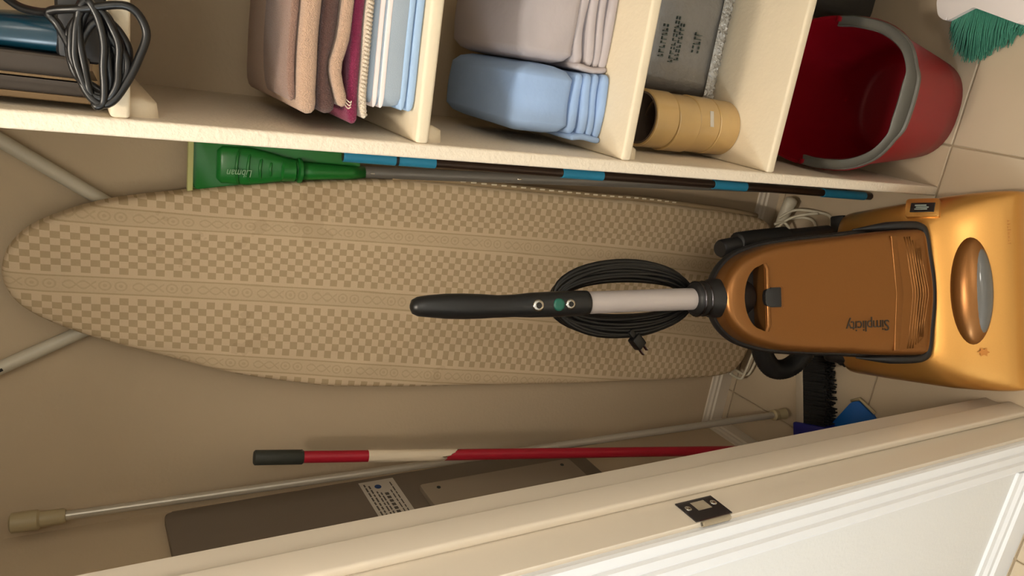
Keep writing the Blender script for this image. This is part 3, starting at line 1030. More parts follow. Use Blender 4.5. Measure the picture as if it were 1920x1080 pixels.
# raised centre with stepped ribs
bm = bmesh.new()
prof = [(-0.034, 0.020, 0.006), (-0.040, 0.026, 0.012), (-0.075, 0.027, 0.016), (-0.105, 0.022, 0.018), (-0.130, 0.016, 0.0195), (-0.150, 0.013, 0.0200)]
rings = []
for y, w_, h in prof:
    rings.append([tuple(GM @ Vector((0.004 + w_ * math.copysign(abs(math.cos(a)) ** 0.6, math.cos(a)), y, 0.004 + (h if math.sin(a) > 0 else 0.0) * abs(math.sin(a)) ** 0.6))) for a in [2 * PI * j / 20 for j in range(20)]])
rings_to_bm(bm, rings)
loc(obj('raised_centre', bm, 'green', gd, smooth=True, auto=50), gd)
for k, (y, w_, h) in enumerate(((-0.058, 0.0235, 0.0195), (-0.073, 0.0215, 0.0205), (-0.089, 0.017, 0.0215), (-0.103, 0.013, 0.0218))):
    loc(obj('rib', tubebm([GM @ Vector(p) for p in ((0.004 - w_, y - 0.004, h - 0.006), (0.004 - w_ * .6, y - 0.001, h - 0.001), (0.004, y, h), (0.004 + w_ * .6, y - 0.001, h - 0.001), (0.004 + w_, y - 0.004, h - 0.006))], 0.0022, 8), 'green', gd, smooth=True), gd)
mt = GM @ frame_mtx((0.0015, -0.079, 0.0225), (0, 1, 0.12), (-1, 0, 0))
lw = text_obj('white_lettering', 'Libman', 0.0150, mt, 'whiteprint', gd, extrude=0.0003, shear=0.25, xscale=0.8)
loc(lw, gd)
loc(obj('ring_socket', tubebm([GM @ Vector((0.003, y, 0.012)) for y in (-0.118, -0.121, -0.138, -0.141)], [0.0125, 0.0165, 0.0165, 0.0125], 20), 'green', gd, smooth=True, auto=40), gd)
loc(obj('ring_socket', tubebm([GM @ Vector((0.003, y, 0.012)) for y in (-0.142, -0.144, -0.148, -0.150)], [0.0120, 0.0180, 0.0180, 0.0120], 20), 'green', gd, smooth=True, auto=40), gd)
loc(obj('neck', tubebm([GM @ Vector((0.003, -0.146, 0.012)), GM @ Vector((0.003, -0.165, 0.012)), GM @ Vector((0.004, -0.22, 0.009)), (-0.1968, 1.082, 0.998)], [0.0135, 0.0125, 0.0102, 0.0095], 18), 'green', gd, smooth=True), gd)
GP = [Vector((-0.1968, 1.082, 1.003)), Vector((-0.154, 0.958, 0.003))]
loc(obj('pole', tubebm(GP, 0.0092, 16), 'greypole', gd, smooth=True, auto=60), gd)
for t in (0.015, 0.26):
    p = GP[0].lerp(GP[1], t)
    bm = bmesh.new(); box(bm, -0.0012, 0.0012, -0.010, -0.0075, -0.004, 0.004, bev=0.0006, seg=1, mtx=Matrix.Translation(p))
    loc(obj('spring_pin', bm, 'chrome', gd), gd)

DP = [Vector((-0.1515, 0.8965, 0.0025)), Vector((-0.1615, 1.004, 1.06))]
dp = thing('dark_pole', 'thin dark pole with blue bands along the shelf side', 'pole', tuple(DP[0]))
loc(obj('shaft', tubebm(DP, 0.0072, 14), 'darkpole', dp, smooth=True, auto=60), dp)


def on_pole(z): return DP[0].lerp(DP[1], (z - DP[0].z) / (DP[1].z - DP[0].z))


for za, zb in ((1.0595, 0.925), (0.712, 0.636), (0.405, 0.330), (0.135, 0.020)):
    loc(obj('blue_band', tubebm([on_pole(za), on_pole(zb)], 0.0084, 14), 'bluetape', dp, smooth=True, auto=60), dp)
loc(obj('joint_ring', tubebm([on_pole(0.985), on_pole(0.981)], 0.0090, 14), 'black', dp, smooth=True, auto=60), dp)

# ------------------------------------------------------------------ left corner: rod, red pole, metal panel
rd = thing('tension_rod', 'silver rod with beige plastic ends leaning in the back left corner', 'rod', (-0.660, 0.945, 0))
RA, RB = Vector((-0.735, 1.098, 1.462)), Vector((-0.659, 0.936, 0.012))
rr_ = lambda t: RA.lerp(RB, t)
loc(obj('tube', tubebm([rr_(0.028), rr_(0.985)], 0.0068, 14), 'rod', rd, smooth=True, auto=60), rd)
loc(obj('inner_tube', tubebm([rr_(0.60), rr_(0.99)], 0.0074, 14), 'rod', rd, smooth=True, auto=60), rd)
loc(obj('end_cap', tubebm([rr_(-0.006), rr_(-0.004), rr_(0.018), rr_(0.020), rr_(0.040), rr_(0.042)], [0.010, 0.0145, 0.0145, 0.0112, 0.0112, 0.009], 18), 'rodcap', rd, smooth=True, auto=40), rd)
loc(obj('end_cap', tubebm([rr_(0.972), rr_(0.974), rr_(0.980), rr_(0.982), rr_(0.996), rr_(0.998)], [0.009, 0.0125, 0.0125, 0.0102, 0.0130, 0.010], 18), 'rodcap', rd, smooth=True, auto=40), rd)

rp = thing('red_pole', 'red pole with dark grey cap and torn white paper sleeve, by left corner', 'pole', (-0.7105, 0.862, 0))
PA, PB = Vector((-0.6470, 1.040, 1.145)), Vector((-0.7105, 0.8620, 0.004))
# the top rests near the corner, the foot stands on the floor behind the jamb
pl = lambda t: PA.lerp(PB, t)
loc(obj('shaft', tubebm([pl(0.0), pl(1.0)], 0.0098, 18), 'redpole', rp, smooth=True, auto=60), rp)
loc(obj('grip_cap', tubebm([pl(-0.004), pl(-0.002), pl(0.060), pl(0.062)], [0.009, 0.0118, 0.0118, 0.010], 20), 'darkcap', rp, smooth=True, auto=50), rp)
bm = bmesh.new()
n = 28
dirp = (PB - PA).normalized()
r1 = dirp.cross(Vector((0, 1, 0))).normalized(); r2 = dirp.cross(r1)
rings = []
random.seed(5)
tear = [0.262 + 0.028 * (0.5 + 0.5 * math.sin(j * 2 * PI / n + 2.4)) + random.uniform(-0.006, 0.006) for j in range(n)]
for k in range(9):
    f = k / 8
    rings.append([tuple(pl(0.152 + (tear[j] - 0.152) * f) + (r1 * math.cos(2 * PI * j / n) + r2 * math.sin(2 * PI * j / n)) * (0.0104 + 0.0004 * math.sin(j * 1.7 + k))) for j in range(n)])
rings_to_bm(bm, rings, True, True)
loc(obj('paper_sleeve', bm, 'paper', rp, smooth=True, auto=60), rp)

ep = thing('electrical_panel', 'grey metal panel cover on the left wall with a white label', 'panel', (XL, 1.02, 0.45))
XP = XL + 0.014
bm = bmesh.new()
P = rounded([(0.60, 0.470), (1.104, 0.470), (1.104, 1.268), (0.60, 1.268)], [0.012] * 4)
prism(bm, P, 0, 0.014, mtx=frame_mtx((XL, 0, 0), (0, 1, 0), (0, 0, 1)), bev=0.003)
loc(obj('cover_plate', bm, 'plate', ep, smooth=True, auto=40), ep)
bm = bmesh.new()
P = rounded([(0.66, 0.520), (1.045, 0.520), (1.045, 0.852), (0.66, 0.852)], [0.004] * 4)
prism(bm, P, 0.0, 0.010, mtx=frame_mtx((XP, 0, 0), (0, 1, 0), (0, 0, 1)), bev=0.002)
pd = loc(obj('panel_door', bm, 'plate2', ep, smooth=True, auto=40), ep)
for z in (0.822, 0.548):
    bm = tubebm([(XP + 0.0095, 1.027, z), (XP + 0.0112, 1.027, z), (XP + 0.0118, 1.027, z)], [0.0038, 0.0036, 0.002], 12)
    loc(obj('screw', bm, 'darkcap', pd, smooth=True, auto=40), ep)
    bpy.context.view_layer.update()
bm = boxbm(XP, XP + 0.0006, 0.92, 1.094, 0.884, 0.950)
stk = loc(obj('label_sticker', bm, 'sticker', ep), ep)
random.seed(21)
bm = bmesh.new()
sx = XP + 0.0009
lz = lambda z: 0.884 + (z - 0.880) * 0.8
for (z, y1, y0, h) in ((0.953, 1.086, 0.94, 0.003), (0.944, 1.080, 0.94, 0.003), (0.934, 1.060, 0.96, 0.0026), (0.9265, 1.055, 0.95, 0.0026), (0.902, 1.058, 0.96, 0.0022), (0.893, 1.082, 0.94, 0.0022)):
    z = lz(z)
    y = y1
    while y > y0:
        l = random.uniform(0.006, 0.016)
        box(bm, sx - 0.0004, sx, y - l, y, z - h / 2, z + h / 2)
        y -= l + 0.003
y = 1.054
for k in range(6):
    box(bm, sx - 0.0004, sx, y - 0.009, y - 0.0015, 0.9085, 0.9155)
    y -= 0.011
loc(obj('sticker_print', bm, 'greyink', stk), ep)
bm = bmesh.new()
tube(bm, [(sx - 0.0004, 1.074, 0.920), (sx, 1.074, 0.920)], 0.0062, 20)
loc(obj('sticker_logo', bm, 'blueprint', stk), ep)

# ------------------------------------------------------------------ floor, left: brush and blue things half hidden by the door frame
pb = thing('push_brush', 'black bristled brush head lying on the floor left of the vacuum', 'brush', (-0.61, 0.87, 0))
bdir = Vector((-0.945, -0.326, 0)); bup = Vector((-0.326, 0.945, 0))
BO = Vector((-0.555, 0.880, 0))
MB = Matrix(((bdir.x, bup.x, 0, BO.x), (bdir.y, bup.y, 0, BO.y), (0, 0, 1, 0), (0, 0, 0, 1)))
loc(obj('block', boxbm(-0.06, 0.100, 0.018, 0.040, 0.004, 0.040, bev=0.003, mtx=MB), 'brushblock', pb, smooth=True, auto=40), pb)
bm = bmesh.new()
random.seed(9)
for i in range(46):
    for k in range(5):
        x = -0.055 + 0.145 * i / 45
        z = 0.006 + 0.008 * k
        tl = 0.048 + random.uniform(-0.004, 0.006)
        a = MB @ Vector((x, 0.020, z)); b_ = MB @ Vector((x + random.uniform(-0.003, 0.003), 0.018 - tl, max(0.002, z + random.uniform(-0.003, 0.003))))
        tube(bm, [a, b_], [0.0030, 0.0018], 5)
bb_ = loc(obj('bristles', bm, 'blackbristle', pb), pb); bb_['kind'] = 'stuff'
loc(obj('end_cap', boxbm(0.088, 0.125, -0.036, 0.044, 0.002, 0.046, bev=0.004, mtx=MB), 'navy', pb, smooth=True, auto=40), pb)

bd = thing('blue_dustpan', 'blue plastic dustpan corner showing behind the door frame', 'dustpan', (-0.58, 0.78, 0))
bm = bmesh.new()
P = rounded([(-0.630, 0.8285), (-0.564, 0.8005), (-0.5535, 0.787), (-0.567, 0.750), (-0.600, 0.715), (-0.690, 0.760)], [0.008, 0.006, 0.006, 0.008, 0.01, 0.01])
prism(bm, P, 0.001, 0.010, bev=0.002)
loc(obj('pan', bm, 'bluplast', bd, smooth=True, auto=40), bd)
bm = tubebm([(-0.562, 0.803, 0.006), (-0.549, 0.787, 0.006), (-0.563, 0.748, 0.006)], 0.0032, 8)
loc(obj('rim', bm, 'rodcap', bd, smooth=True), bd)

# ------------------------------------------------------------------ floor, right: bucket, bin, hand brush
BX, BY, BH = 0.028, 0.862, 0.262
bk = thing('red_bucket', 'red plastic bucket with grey handle under the lowest shelf', 'bucket', (BX, BY, 0))
rx0, ry0, rx1, ry1 = 0.094, 0.100, 0.1235, 0.152


def sring(f, z, n=48, grow=0.0, ex=2.5, dy=0.0):
    rx = rx0 + (rx1 - rx0) * f + grow; ry = ry0 + (ry1 - ry0) * f + grow
    return [(rx * math.copysign(abs(math.cos(2 * PI * j / n)) ** (2 / ex), math.cos(2 * PI * j / n)), dy + ry * math.copysign(abs(math.sin(2 * PI * j / n)) ** (2 / ex), math.sin(2 * PI * j / n)), z) for j in range(n)]


bm = bmesh.new()
rings = []
for f, z, g_ in ((0, 0.0, -0.006), (0, 0.004, 0.0), (0.25, BH * .25, 0), (0.5, BH * .5, 0), (0.75, BH * .75, 0), (0.96, BH * .955, 0), (0.96, BH * .958, 0.004), (1, BH - 0.003, 0.0045), (1, BH, 0.003), (1, BH, -0.001),
                (0.98, BH - 0.006, -0.0035), (0.75, BH * .75, -0.003), (0.5, BH * .5, -0.003), (0.25, BH * .25, -0.003), (0.03, 0.014, -0.004), (0.0, 0.006, -0.014)):
    rings.append(sring(f, z, grow=g_, dy=0.012 * (1 - f)))
rings_to_bm(bm, rings)
obj('pail', bm, 'red', bk, smooth=True, auto=50)
for sx_ in (-1, 1):
    bm = tubebm([(sx_ * (rx1 - 0.008), 0.006, BH + 0.004), (sx_ * (rx1 + 0.001), 0.006, BH + 0.004)], [0.010, 0.010], 16)
    obj('handle_lug', bm, 'red', bk, smooth=True, auto=50)
# flat grey bail resting on the front of the rim
pth = smoothpath([(-0.1165, 0.006, BH + 0.009), (-0.1165, -0.03, BH + 0.009), (-0.108, -0.080, BH + 0.006), (-0.085, -0.122, BH + 0.006), (-0.05, -0.1445, BH + 0.006), (-0.02, -0.150, BH + 0.007), (0.02, -0.150, BH + 0.007), (0.05, -0.1445, BH + 0.006), (0.085, -0.122, BH + 0.006), (0.108, -0.080, BH + 0.006), (0.1165, -0.03, BH + 0.009), (0.1165, 0.006, BH + 0.009)], 7)
bm = bmesh.new()
rings = []
m = len(pth)
for i, p in enumerate(pth):
    t = (pth[min(i + 1, m - 1)] - pth[max(i - 1, 0)]).normalized()
    sd = Vector((0, 0, 1)).cross(t).normalized()
    q = abs(i / (m - 1) - 0.5)
    hw = 0.0088 + 0.0050 * max(0, 1 - (q / 0.14) ** 4) if q < 0.14 else 0.0088
    up_ = Vector((0, 0, 1))
    rings.append([p + sd * hw * a + up_ * b for a, b in ((-1, -0.002), (-.8, -0.004), (.8, -0.004), (1, -0.002), (1, 0.003), (.8, 0.005), (.62, 0.0035), (-.62, 0.0035), (-.8, 0.005), (-1, 0.003))])
rings_to_bm(bm, rings)
obj('handle', bm, 'greyplast', bk, smooth=True, auto=50)

bn = thing('dark_bin', 'dark grey bin on the floor behind the red bucket', 'bin', (0.274, 1.06, 0))
bm = bmesh.new()
rings = [[(x * s, y * s, z) for x, y in rounded([(-0.10, -0.055), (0.12, -0.055), (0.12, 0.055), (-0.10, 0.055)], [0.02] * 4, 4)] for s, z in ((0.94, 0.0), (0.95, 0.003), (1.0, 0.26), (1.03, 0.262), (1.03, 0.275), (0.98, 0.275), (0.93, 0.02))]
rings_to_bm(bm, rings)
obj('body', bm, 'bin', bn, smooth=True, auto=40)

hb = thing('hand_broom', 'white angled broom head with green bristles, lying on the floor', 'broom', (0.20, 0.77, 0))
bm = bmesh.new()
P = [(0.180, 0.820), (0.2045, 0.780), (0.178, 0.690), (0.26, 0.655), (0.31, 0.74), (0.27, 0.835), (0.215, 0.850), (0.188, 0.838)][::-1]
prism(bm, rounded(P, [0.008, 0.01, 0.02, 0.02, 0.02, 0.012, 0.004, 0.008]), 0.006, 0.052, bev=0.006, seg=3)
hbk = loc(obj('head', bm, 'whiteplast', hb, smooth=True, auto=40), hb)
loc(obj('socket', tubebm([(0.255, 0.745, 0.045), (0.31, 0.735, 0.052), (0.37, 0.725, 0.060)], [0.022, 0.019, 0.016], 18), 'whiteplast', hb, smooth=True, auto=50), hb)
random.seed(4)
bm = bmesh.new()
rootA, rootB, rootC = Vector((0.182, 0.815, 0)), Vector((0.206, 0.780, 0)), Vector((0.180, 0.696, 0))
tip = smoothpath([(0.168, 0.822, 0), (0.146, 0.812, 0), (0.129, 0.796, 0), (0.121, 0.772, 0), (0.130, 0.755, 0), (0.142, 0.748, 0), (0.146, 0.735, 0), (0.156, 0.722, 0), (0.168, 0.716, 0), (0.172, 0.700, 0)], 10)
NB = 62
for i in range(NB):
    f = i / (NB - 1)
    root = rootA.lerp(rootB, f / 0.34) if f < 0.34 else rootB.lerp(rootC, (f - 0.34) / 0.66)
    tp = tip[int(f * (len(tip) - 1))]
    for k in range(7):
        z = 0.008 + 0.0055 * k
        j = Vector((random.uniform(-.004, .004), random.uniform(-.004, .004), 0))
        e_ = tp + j + (root - tp).normalized() * random.uniform(-0.004, 0.006)
        e_.z = max(0.0025, z * 0.75 + random.uniform(-0.004, 0.004))
        mid = root.lerp(tp, 0.5) + j * 0.5; mid.z = z * 0.95
        tube(bm, [(root.x + 0.006, root.y, z), tuple(mid), tuple(e_)], [0.0015, 0.0013, 0.0006], 4, caps=False)
brs = loc(obj('bristles', bm, 'bristle', hb), hb); brs['kind'] = 'stuff'

# ------------------------------------------------------------------ top shelf: iron with its cord
zt = SZ[0][1]
ir = thing('clothes_iron', 'clothes iron standing on its heel on the top shelf, cord wound up', 'iron', (-0.05, 0.85, zt))
# standing on the heel: soleplate faces left, tip points up
bm = bmesh.new()
for k, (x, m_) in enumerate(((0, 0),)):
    P = [(0.792, zt + 0.006), (0.898, zt + 0.006), (0.892, zt + 0.09), (0.868, zt + 0.165), (0.845, zt + 0.205), (0.822, zt + 0.165), (0.798, zt + 0.09)]
    prism(bm, P, 0, 0.006, mtx=frame_mtx((-0.097, 0, 0), (0, 1, 0), (0, 0, 1)), bev=0.001)
loc(obj('soleplate', bm, 'sole', ir), ir)
bm = bmesh.new()
prism(bm, [(a, b) for a, b in offset_poly(P, 0.006)], 0.006, 0.014, mtx=frame_mtx((-0.097, 0, 0), (0, 1, 0), (0, 0, 1)))
prism(bm, [(a, b) for a, b in offset_poly(P, 0.003)], 0.014, 0.018, mtx=frame_mtx((-0.097, 0, 0), (0, 1, 0), (0, 0, 1)))
prism(bm, [(a, b) for a, b in offset_poly(P, 0.008)], 0.018, 0.040, mtx=frame_mtx((-0.097, 0, 0), (0, 1, 0), (0, 0, 1)), bev=0.003)
loc(obj('skirt', bm, 'solebody', ir), ir)
loc(obj('soleplate_edge', (lambda b: (prism(b, offset_poly(P, 0.002), 0.0195, 0.0215, mtx=frame_mtx((-0.097, 0, 0), (0, 1, 0), (0, 0, 1))), b)[1])(bmesh.new()), 'sole', ir), ir)
bm = bmesh.new()
rings = []
for z, y0, y1, x1 in ((zt + 0.002, 0.806, 0.886, -0.018), (zt + 0.02, 0.805, 0.888, -0.020), (zt + 0.08, 0.812, 0.880, -0.026), (zt + 0.13, 0.822, 0.870, -0.034), (zt + 0.17, 0.832, 0.860, -0.046), (zt + 0.19, 0.838, 0.853, -0.054)):
    x0 = -0.060
    cx_, cy_ = (x0 + x1) / 2, (y0 + y1) / 2
    rings.append([(cx_ + (x1 - x0) / 2 * math.copysign(abs(math.cos(2 * PI * j / 20)) ** .7, math.cos(2 * PI * j / 20)), cy_ + (y1 - y0) / 2 * math.copysign(abs(math.sin(2 * PI * j / 20)) ** .7, math.sin(2 * PI * j / 20)), z) for j in range(20)])
rings_to_bm(bm, rings)
loc(obj('water_tank', bm, 'teal', ir, smooth=True, auto=50), ir)
loc(obj('handle', tubebm(smoothpath([(-0.030, 0.846, zt + 0.012), (0.000, 0.846, zt + 0.016), (0.016, 0.846, zt + 0.040), (0.020, 0.846, zt + 0.085), (0.014, 0.846, zt + 0.125), (-0.010, 0.846, zt + 0.142), (-0.034, 0.846, zt + 0.140)], 6), 0.0135, 14), 'black', ir, smooth=True), ir)
loc(obj('heel', boxbm(-0.062, 0.010, 0.802, 0.890, zt, zt + 0.040, bev=0.008), 'black', ir, smooth=True, auto=40), ir)
loc(obj('spray_button', boxbm(0.012, 0.026, 0.829, 0.846, zt + 0.062, zt + 0.090, bev=0.003), 'redbtn', ir, smooth=True, auto=40), ir)
loc(obj('dial', boxbm(0.010, 0.027, 0.8285, 0.855, zt + 0.094, zt + 0.120, bev=0.004), 'greybtn', ir, smooth=True, auto=40), ir)
# cord: turns round the heel and loops that hang over the shelf edge
bm = bmesh.new()
random.seed(8)
for k in range(6):
    y = 0.7565 + 0.0035 * (k % 3)
    a_, b2_ = 0.043 - 0.002 * k, 0.0085 + 0.0028 * k
    cz = 1.3715 - 0.0012 * k
    pts = []
    for i in range(14):
        t = 2 * PI * i / 14
        pts.append((-0.049 + a_ * math.cos(t) + random.uniform(-.002, .002), y + 0.004 * math.sin(t) + random.uniform(-.001, .001), cz + b2_ * math.sin(t) + 0.10 * a_ * math.cos(t) + random.uniform(-.0015, .0015)))
    tube(bm, smoothpath(pts, 5, closed=True), 0.0034, 8, closed=True)
# two turns that hang lower, over the front edge of the shelf
for lp in ([(-0.020, 0.772, 1.402), (-0.0135, 0.757, 1.378), (-0.006, 0.752, 1.345), (-0.024, 0.751, 1.3305), (-0.048, 0.752, 1.336), (-0.070, 0.753, 1.3455), (-0.088, 0.755, 1.357), (-0.0905, 0.757, 1.368), (-0.078, 0.760, 1.378), (-0.050, 0.764, 1.386), (-0.030, 0.772, 1.396)],
           [(-0.012, 0.760, 1.372), (-0.034, 0.757, 1.358), (-0.050, 0.755, 1.3455), (-0.068, 0.755, 1.3475), (-0.086, 0.757, 1.361), (-0.080, 0.761, 1.376), (-0.040, 0.764, 1.382)],
           [(-0.022, 0.761, 1.366), (-0.044, 0.758, 1.354), (-0.064, 0.758, 1.352), (-0.084, 0.759, 1.364), (-0.074, 0.763, 1.378), (-0.044, 0.764, 1.380)]):
    tube(bm, smoothpath(lp, 7, closed=True), 0.0036, 8, closed=True)
tube(bm, smoothpath([(-0.020, 0.772, 1.400), (-0.022, 0.785, 1.410), (-0.020, 0.800, 1.425), (-0.010, 0.815, 1.440)], 6), 0.0036, 8)
loc(obj('cord', bm, 'cable', ir, smooth=True), ir)

# ------------------------------------------------------------------ shelf with the towels
z1 = SZ[1][1]
XE = 0.24      # right-hand ends, beyond the frame
YT = 0.795
GRPT = 'folded linens in the towel stack'
bm = slabbm(-0.072, XE, 0.783, 1.04, z1 + 0.0006, z1 + 0.0104, amp=0.0003)
tw = tag(obj('folded_cloth', bm, 'bluecloth', smooth=True), 'pale blue cloth, lowest of the folded stack on the towel shelf', 'cloth', GRPT)
st_ = thing('striped_towel', 'grey-blue folded towel with two white stripes, second from the stack bottom', 'towel', (-0.07, 0.79, z1 + 0.0106), 0, GRPT)
loc(obj('towel_body', slabbm(-0.071, XE, 0.784, 1.04, z1 + 0.0112, z1 + 0.0570, amp=0.0003, e=5.0), 'bluegrey', st_, smooth=True), st_)
loc(obj('pale_layer', slabbm(-0.0715, XE, 0.7835, 1.03, z1 + 0.0110, z1 + 0.0185, amp=0.0002), 'bluecloth', st_, smooth=True), st_)
for za, zb in ((0.0368, 0.0425), (0.0450, 0.0505)):
    loc(obj('white_stripe', slabbm(-0.0712, XE, 0.7835, 1.03, z1 + za, z1 + zb, amp=0.0002, e=6), 'whitecloth', st_, smooth=True), st_)
kn = thing('cream_hand_towel', 'cream ribbed towel lying on the striped towel', 'towel', (-0.08, 0.80, z1 + 0.058), 0, GRPT)
drop = lambda x: -0.0045 * math.exp(-((x + 0.088) / 0.016) ** 2)
loc(obj('fold', slabbm(-0.084, XE, 0.780, 1.03, z1 + 0.0582, z1 + 0.0660, sag=drop, amp=0.0005), 'cream', kn, smooth=True), kn)
bm = bmesh.new()
for i in range(48):
    x = -0.079 + i * 0.0042
    tube(bm, [(x - 0.0010, 0.7806, z1 + 0.0594 + drop(x)), (x, 0.7798, z1 + 0.0626 + drop(x)), (x + 0.0010, 0.7806, z1 + 0.0658 + drop(x))], 0.0017, 6)
cb = loc(obj('corded_edge', bm, 'cream', kn, smooth=True), kn); cb['kind'] = 'stuff'
mr = thing('maroon_towel', 'maroon towel folded between the cream and the tan towels', 'towel', (-0.08, 0.80, z1 + 0.068), 0, GRPT)
mdrop = lambda x: -0.0040 * math.exp(-((x + 0.095) / 0.022) ** 2)
loc(obj('fold', slabbm(-0.091, XE, 0.782, 1.03, z1 + 0.0672, z1 + 0.0795, sag=mdrop, amp=0.0008), 'maroon', mr, smooth=True), mr)
bend = lambda x: 0.0080 * math.exp(-((x + 0.035) / 0.022) ** 2) - 0.0035 * math.exp(-((x + 0.08) / 0.02) ** 2)
t2 = thing('tan_towel', 'thin tan towel with a kink, folded under the dark brown towel', 'towel', (-0.07, 0.80, z1 + 0.08), 0, GRPT)
loc(obj('fold', slabbm(-0.074, XE, 0.777, 1.03, z1 + 0.0800, z1 + 0.0925, sag=bend, amp=0.0007), 'tan', t2, smooth=True), t2)
bm = bmesh.new()
for k in range(3):
    tube(bm, smoothpath([(-0.071 + k * 0.003, 0.782, z1 + 0.081), (-0.0745 + k * 0.003, 0.777, z1 + 0.0785 - 0.001 * k), (-0.0725 + k * 0.003, 0.774, z1 + 0.0765)], 4), 0.0007, 5)
fr = loc(obj('loose_threads', bm, 'cream', t2), t2); fr['kind'] = 'stuff'
br = thing('dark_brown_towel', 'dark brown towel folded in the middle of the towel stack', 'towel', (-0.08, 0.80, z1 + 0.093), 0, GRPT)
loc(obj('fold', slabbm(-0.083, XE, 0.781, 1.03, z1 + 0.0942, z1 + 0.1126, low=bend, sag=lambda x: -0.003 * math.exp(-((x + 0.085) / 0.02) ** 2), amp=0.0010), 'choc', br, smooth=True), br)
t1 = thing('tan_bath_towel', 'thick tan towel folded above the dark brown one', 'towel', (-0.08, 0.80, z1 + 0.114), 0, GRPT)
loc(obj('fold', slabbm(-0.085, XE, 0.776, 1.03, z1 + 0.1134, z1 + 0.1325, sag=lambda x: -0.004 * math.exp(-((x + 0.088) / 0.02) ** 2), amp=0.0009), 'tan', t1, smooth=True), t1)
tp_ = thing('tan_towel_shaded_top', 'shaded top of the tan bath towel, laid on as a darker slab', 'towel', (-0.075, 0.80, z1 + 0.134), 0, GRPT)  # shelf shadow on the tan towel's top, modelled as a darker slab
loc(obj('fold', slabbm(-0.074, XE, 0.7865, 0.892, z1 + 0.1342, z1 + 0.1424, sag=lambda x: -0.004 * math.exp(-((x + 0.078) / 0.02) ** 2), amp=0.0010), 'tan_shaded', tp_, smooth=True), tp_)

# ------------------------------------------------------------------ shelf with the two sheets
z2 = SZ[2][1]


def sheet(name, label, x0, x1, yf, mname, h, seed, wrinkle):
    t = thing(name, label, 'sheet', ((x0 + x1) / 2, yf + 0.1, z2), 0, 'folded sheets on the middle shelf')
    rnd = random.Random(seed)
    # thin folded layers underneath, then the thick bundle wrapped over them
    z = z2
    hs = [0.0135, 0.0125, 0.0130, 0.0150]
    for k, hh in enumerate(hs):
        ph = rnd.uniform(0, 6)
        sg = (lambda x, p=ph, w_=wrinkle, b=k: w_ * (0.4 + 0.25 * b) * math.sin((x - x0) * 34 + p))
        loc(obj('layer', slabbm(x0 + 0.001 * k, x1 - 0.001 * k, yf + 0.002 * (k % 2) + 0.0015 * k, yf + 0.20, z + 0.0006, z + hh, sag=sg if k else None, front=(lambda x, p=ph: 0.0012 * math.sin((x - x0) * 60 + p * 2)), amp=0.0007, end=0.010), mname, t, smooth=True), t)
        z += hh
    loc(obj('bundle', slabbm(x0 - 0.002, x1 + 0.002, yf + 0.004, yf + 0.205, z - 0.001, z2 + h, amp=0.0016, e=6.5, end=0.015), mname, t, smooth=True), t)
    # outer turn closing the left end
    bm = bmesh.new()
    box(bm, x0 - 0.004, x0 + 0.0045, yf - 0.001, yf + 0.19, z2 + 0.0005, z2 + 0.050, bev=0.0042, seg=3)
    bmesh.ops.subdivide_edges(bm, edges=[e for e in bm.edges if e.calc_length() > 0.03], cuts=6, use_grid_fill=True)
    for v in bm.verts:
        v.co.x += 0.0014 * math.sin(v.co.z * 120 + seed)
    loc(obj('end_fold', bm, mname, t, smooth=True, auto=70), t)
    return t


sheet('blue_sheet', 'blue sheet folded in a bundle at the left end of the shelf', -0.086, 0.000, 0.823, 'bluesheet', 0.146, 1, 0.0012)
gs = sheet('grey_sheet', 'grey sheet folded in a creased bundle beside the blue one', 0.004, 0.118, 0.836, 'greysheet', 0.142, 5, 0.0035)

# ------------------------------------------------------------------ lowest shelf: rolls of tape, wrapped packet
z3 = SZ[3][1]
TC = Vector((-0.054, 0.885)); TR = 0.0435
roll_meshes = None
labels = ['bottom roll of clear honey packing tape, standing on the lowest shelf', 'packing tape roll, second up from the shelf in the stack of four',
          'packing tape roll, third up from the shelf in the stack of four', 'top packing tape roll, its dark cardboard core showing']
for k in range(4):
    if k == 0:
        t = thing('tape_roll', labels[0], 'tape', (TC.x, TC.y, z3 + 0.0004), 0, 'stack of packing tape rolls')
        bm = bmesh.new()
        prof = [(0.039, 0.0), (TR - 0.0012, 0.0), (TR, 0.0012), (TR, 0.0416), (TR - 0.0012, 0.0428), (0.0395, 0.0428), (0.039, 0.042), (0.039, 0.0)]
        lathe(bm, prof, 48)
        a = obj('tape', bm, 'tape', t, smooth=True, auto=40)
        bm = bmesh.new()
        lathe(bm, [(0.0365, 0.0), (0.0391, 0.0), (0.0391, 0.0428), (0.0365, 0.0428), (0.0365, 0.0)], 40)
        b_ = obj('core', bm, 'core', t, smooth=True, auto=40)
        roll_meshes = (a.data, b_.data)
    else:
        t = thing('tape_roll', labels[k], 'tape', (TC.x + (0.0006, -0.0012, 0.001)[k - 1], TC.y + (0.001, -0.0008, 0.0012)[k - 1], z3 + 0.0004 + 0.0432 * k), (0.7, 2.1, 4.0)[k - 1], 'stack of packing tape rolls')
        for nm, me_ in zip(('tape', 'core'), roll_meshes):
            o = bpy.data.objects.new(nm, me_); C.objects.link(o); o.parent = t
bm = boxbm(-0.012, 0.012, -0.0006, 0.0003, -0.0035, 0.0035)
o = obj('tape_end', bm, 'sticker', bpy.data.objects['tape_roll.001'], smooth=False)
o.location = (TR * math.cos(-1.25 - 0.7), TR * math.sin(-1.25 - 0.7), 0.020)
o.rotation_euler = (0, 0, -1.25 - 0.7 + PI / 2)

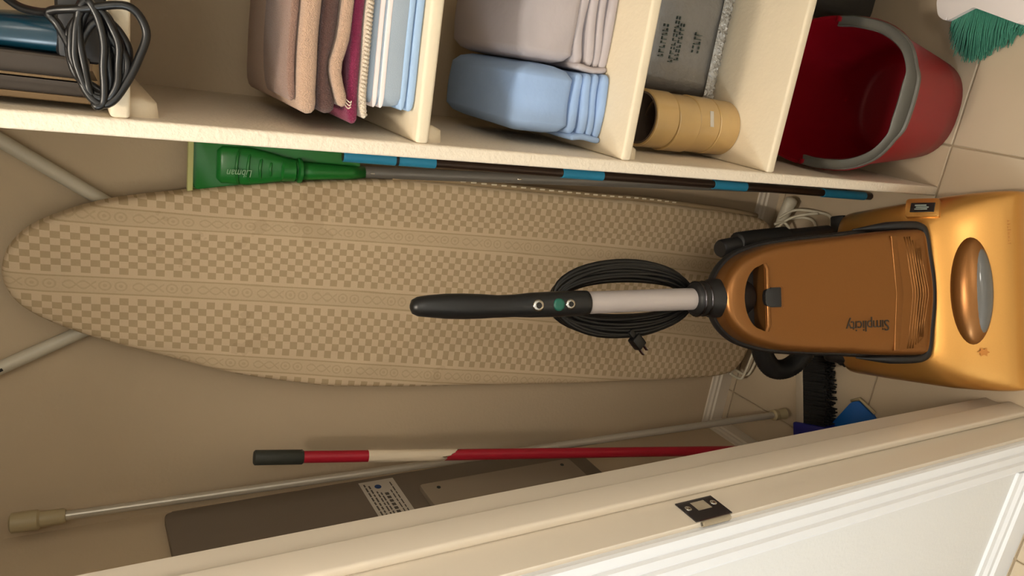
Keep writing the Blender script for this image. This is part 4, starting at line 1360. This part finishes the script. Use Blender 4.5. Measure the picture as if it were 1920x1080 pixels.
pk = thing('wrapped_packet', 'grey packet in shiny clear wrap leaning behind the tape rolls', 'packet', (0.09, 0.93, z3))
PM = frame_mtx((-0.012, 0.907, z3 + 0.0105), (1, 0.0, 0), (0, 0.16, 1))      # X right, Y up the face, Z = away from viewer is -; recompute
bm = bmesh.new()
PW, PHt, PT = 0.26, 0.140, 0.055
rings = []
for i in range(29):
    x = PW * i / 28
    f = min(1.0, 0.35 + min(x, PW - x) / 0.03)
    ring = []
    for j in range(24):
        a = 2 * PI * j / 24
        c, s = math.cos(a), math.sin(a)
        yy = PHt / 2 + PHt / 2 * math.copysign(abs(s) ** 0.55, s)
        zz_ = -PT / 2 + PT / 2 * f * math.copysign(abs(c) ** 0.7, c)
        zz_ += 0.0014 * wob(x * 1.3, yy, zz_)
        ring.append(PM @ Vector((x, yy, zz_)))
    rings.append(ring)
rings_to_bm(bm, rings)
loc(obj('packet', bm, 'bag', pk, smooth=True, auto=60), pk)
# crimped shiny seam along the foot of the packet
bm = bmesh.new()
rings = []
random.seed(2)
for i in range(70):
    x = 0.002 + (PW - 0.004) * i / 69
    j = 0.0018 * math.sin(i * 1.9) + random.uniform(-.0012, .0012)
    rings.append([PM @ Vector(p) for p in ((x, 0.002, 0.004 + j), (x, 0.007, 0.0065 - j), (x, 0.013, 0.0045 + j * .5), (x, 0.018, 0.001), (x, 0.010, -0.004), (x, 0.001, -0.002))])
rings_to_bm(bm, rings)
loc(obj('crimped_seam', bm, 'bagedge', pk, smooth=True, auto=25), pk)
# dark green print on the face: too blurred to read, kept as broken strokes
bm = bmesh.new()
random.seed(13)
for (x0, x1, y, h) in ((0.052, 0.098, 0.113, 0.008), (0.046, 0.112, 0.094, 0.0065), (0.050, 0.104, 0.084, 0.0065), (0.066, 0.096, 0.052, 0.012)):
    x = x0
    while x < x1:
        wv = random.uniform(0.003, 0.0052)
        sh = random.choice((0, 1, 2))
        zf_ = 0.0012
        if sh != 1: box(bm, x, x + 0.0014, y - h / 2, y + h / 2, zf_ - 0.003, zf_ + 0.0016, mtx=PM)
        if sh != 0: box(bm, x, x + wv, y - h / 2, y - h / 2 + 0.0015, zf_ - 0.003, zf_ + 0.0016, mtx=PM)
        if sh != 2: box(bm, x, x + wv, y + h / 2 - 0.0015, y + h / 2, zf_ - 0.003, zf_ + 0.0016, mtx=PM)
        x += wv + 0.0022
pp = loc(obj('packet_print', bm, 'ink', pk), pk); pp['kind'] = 'stuff'
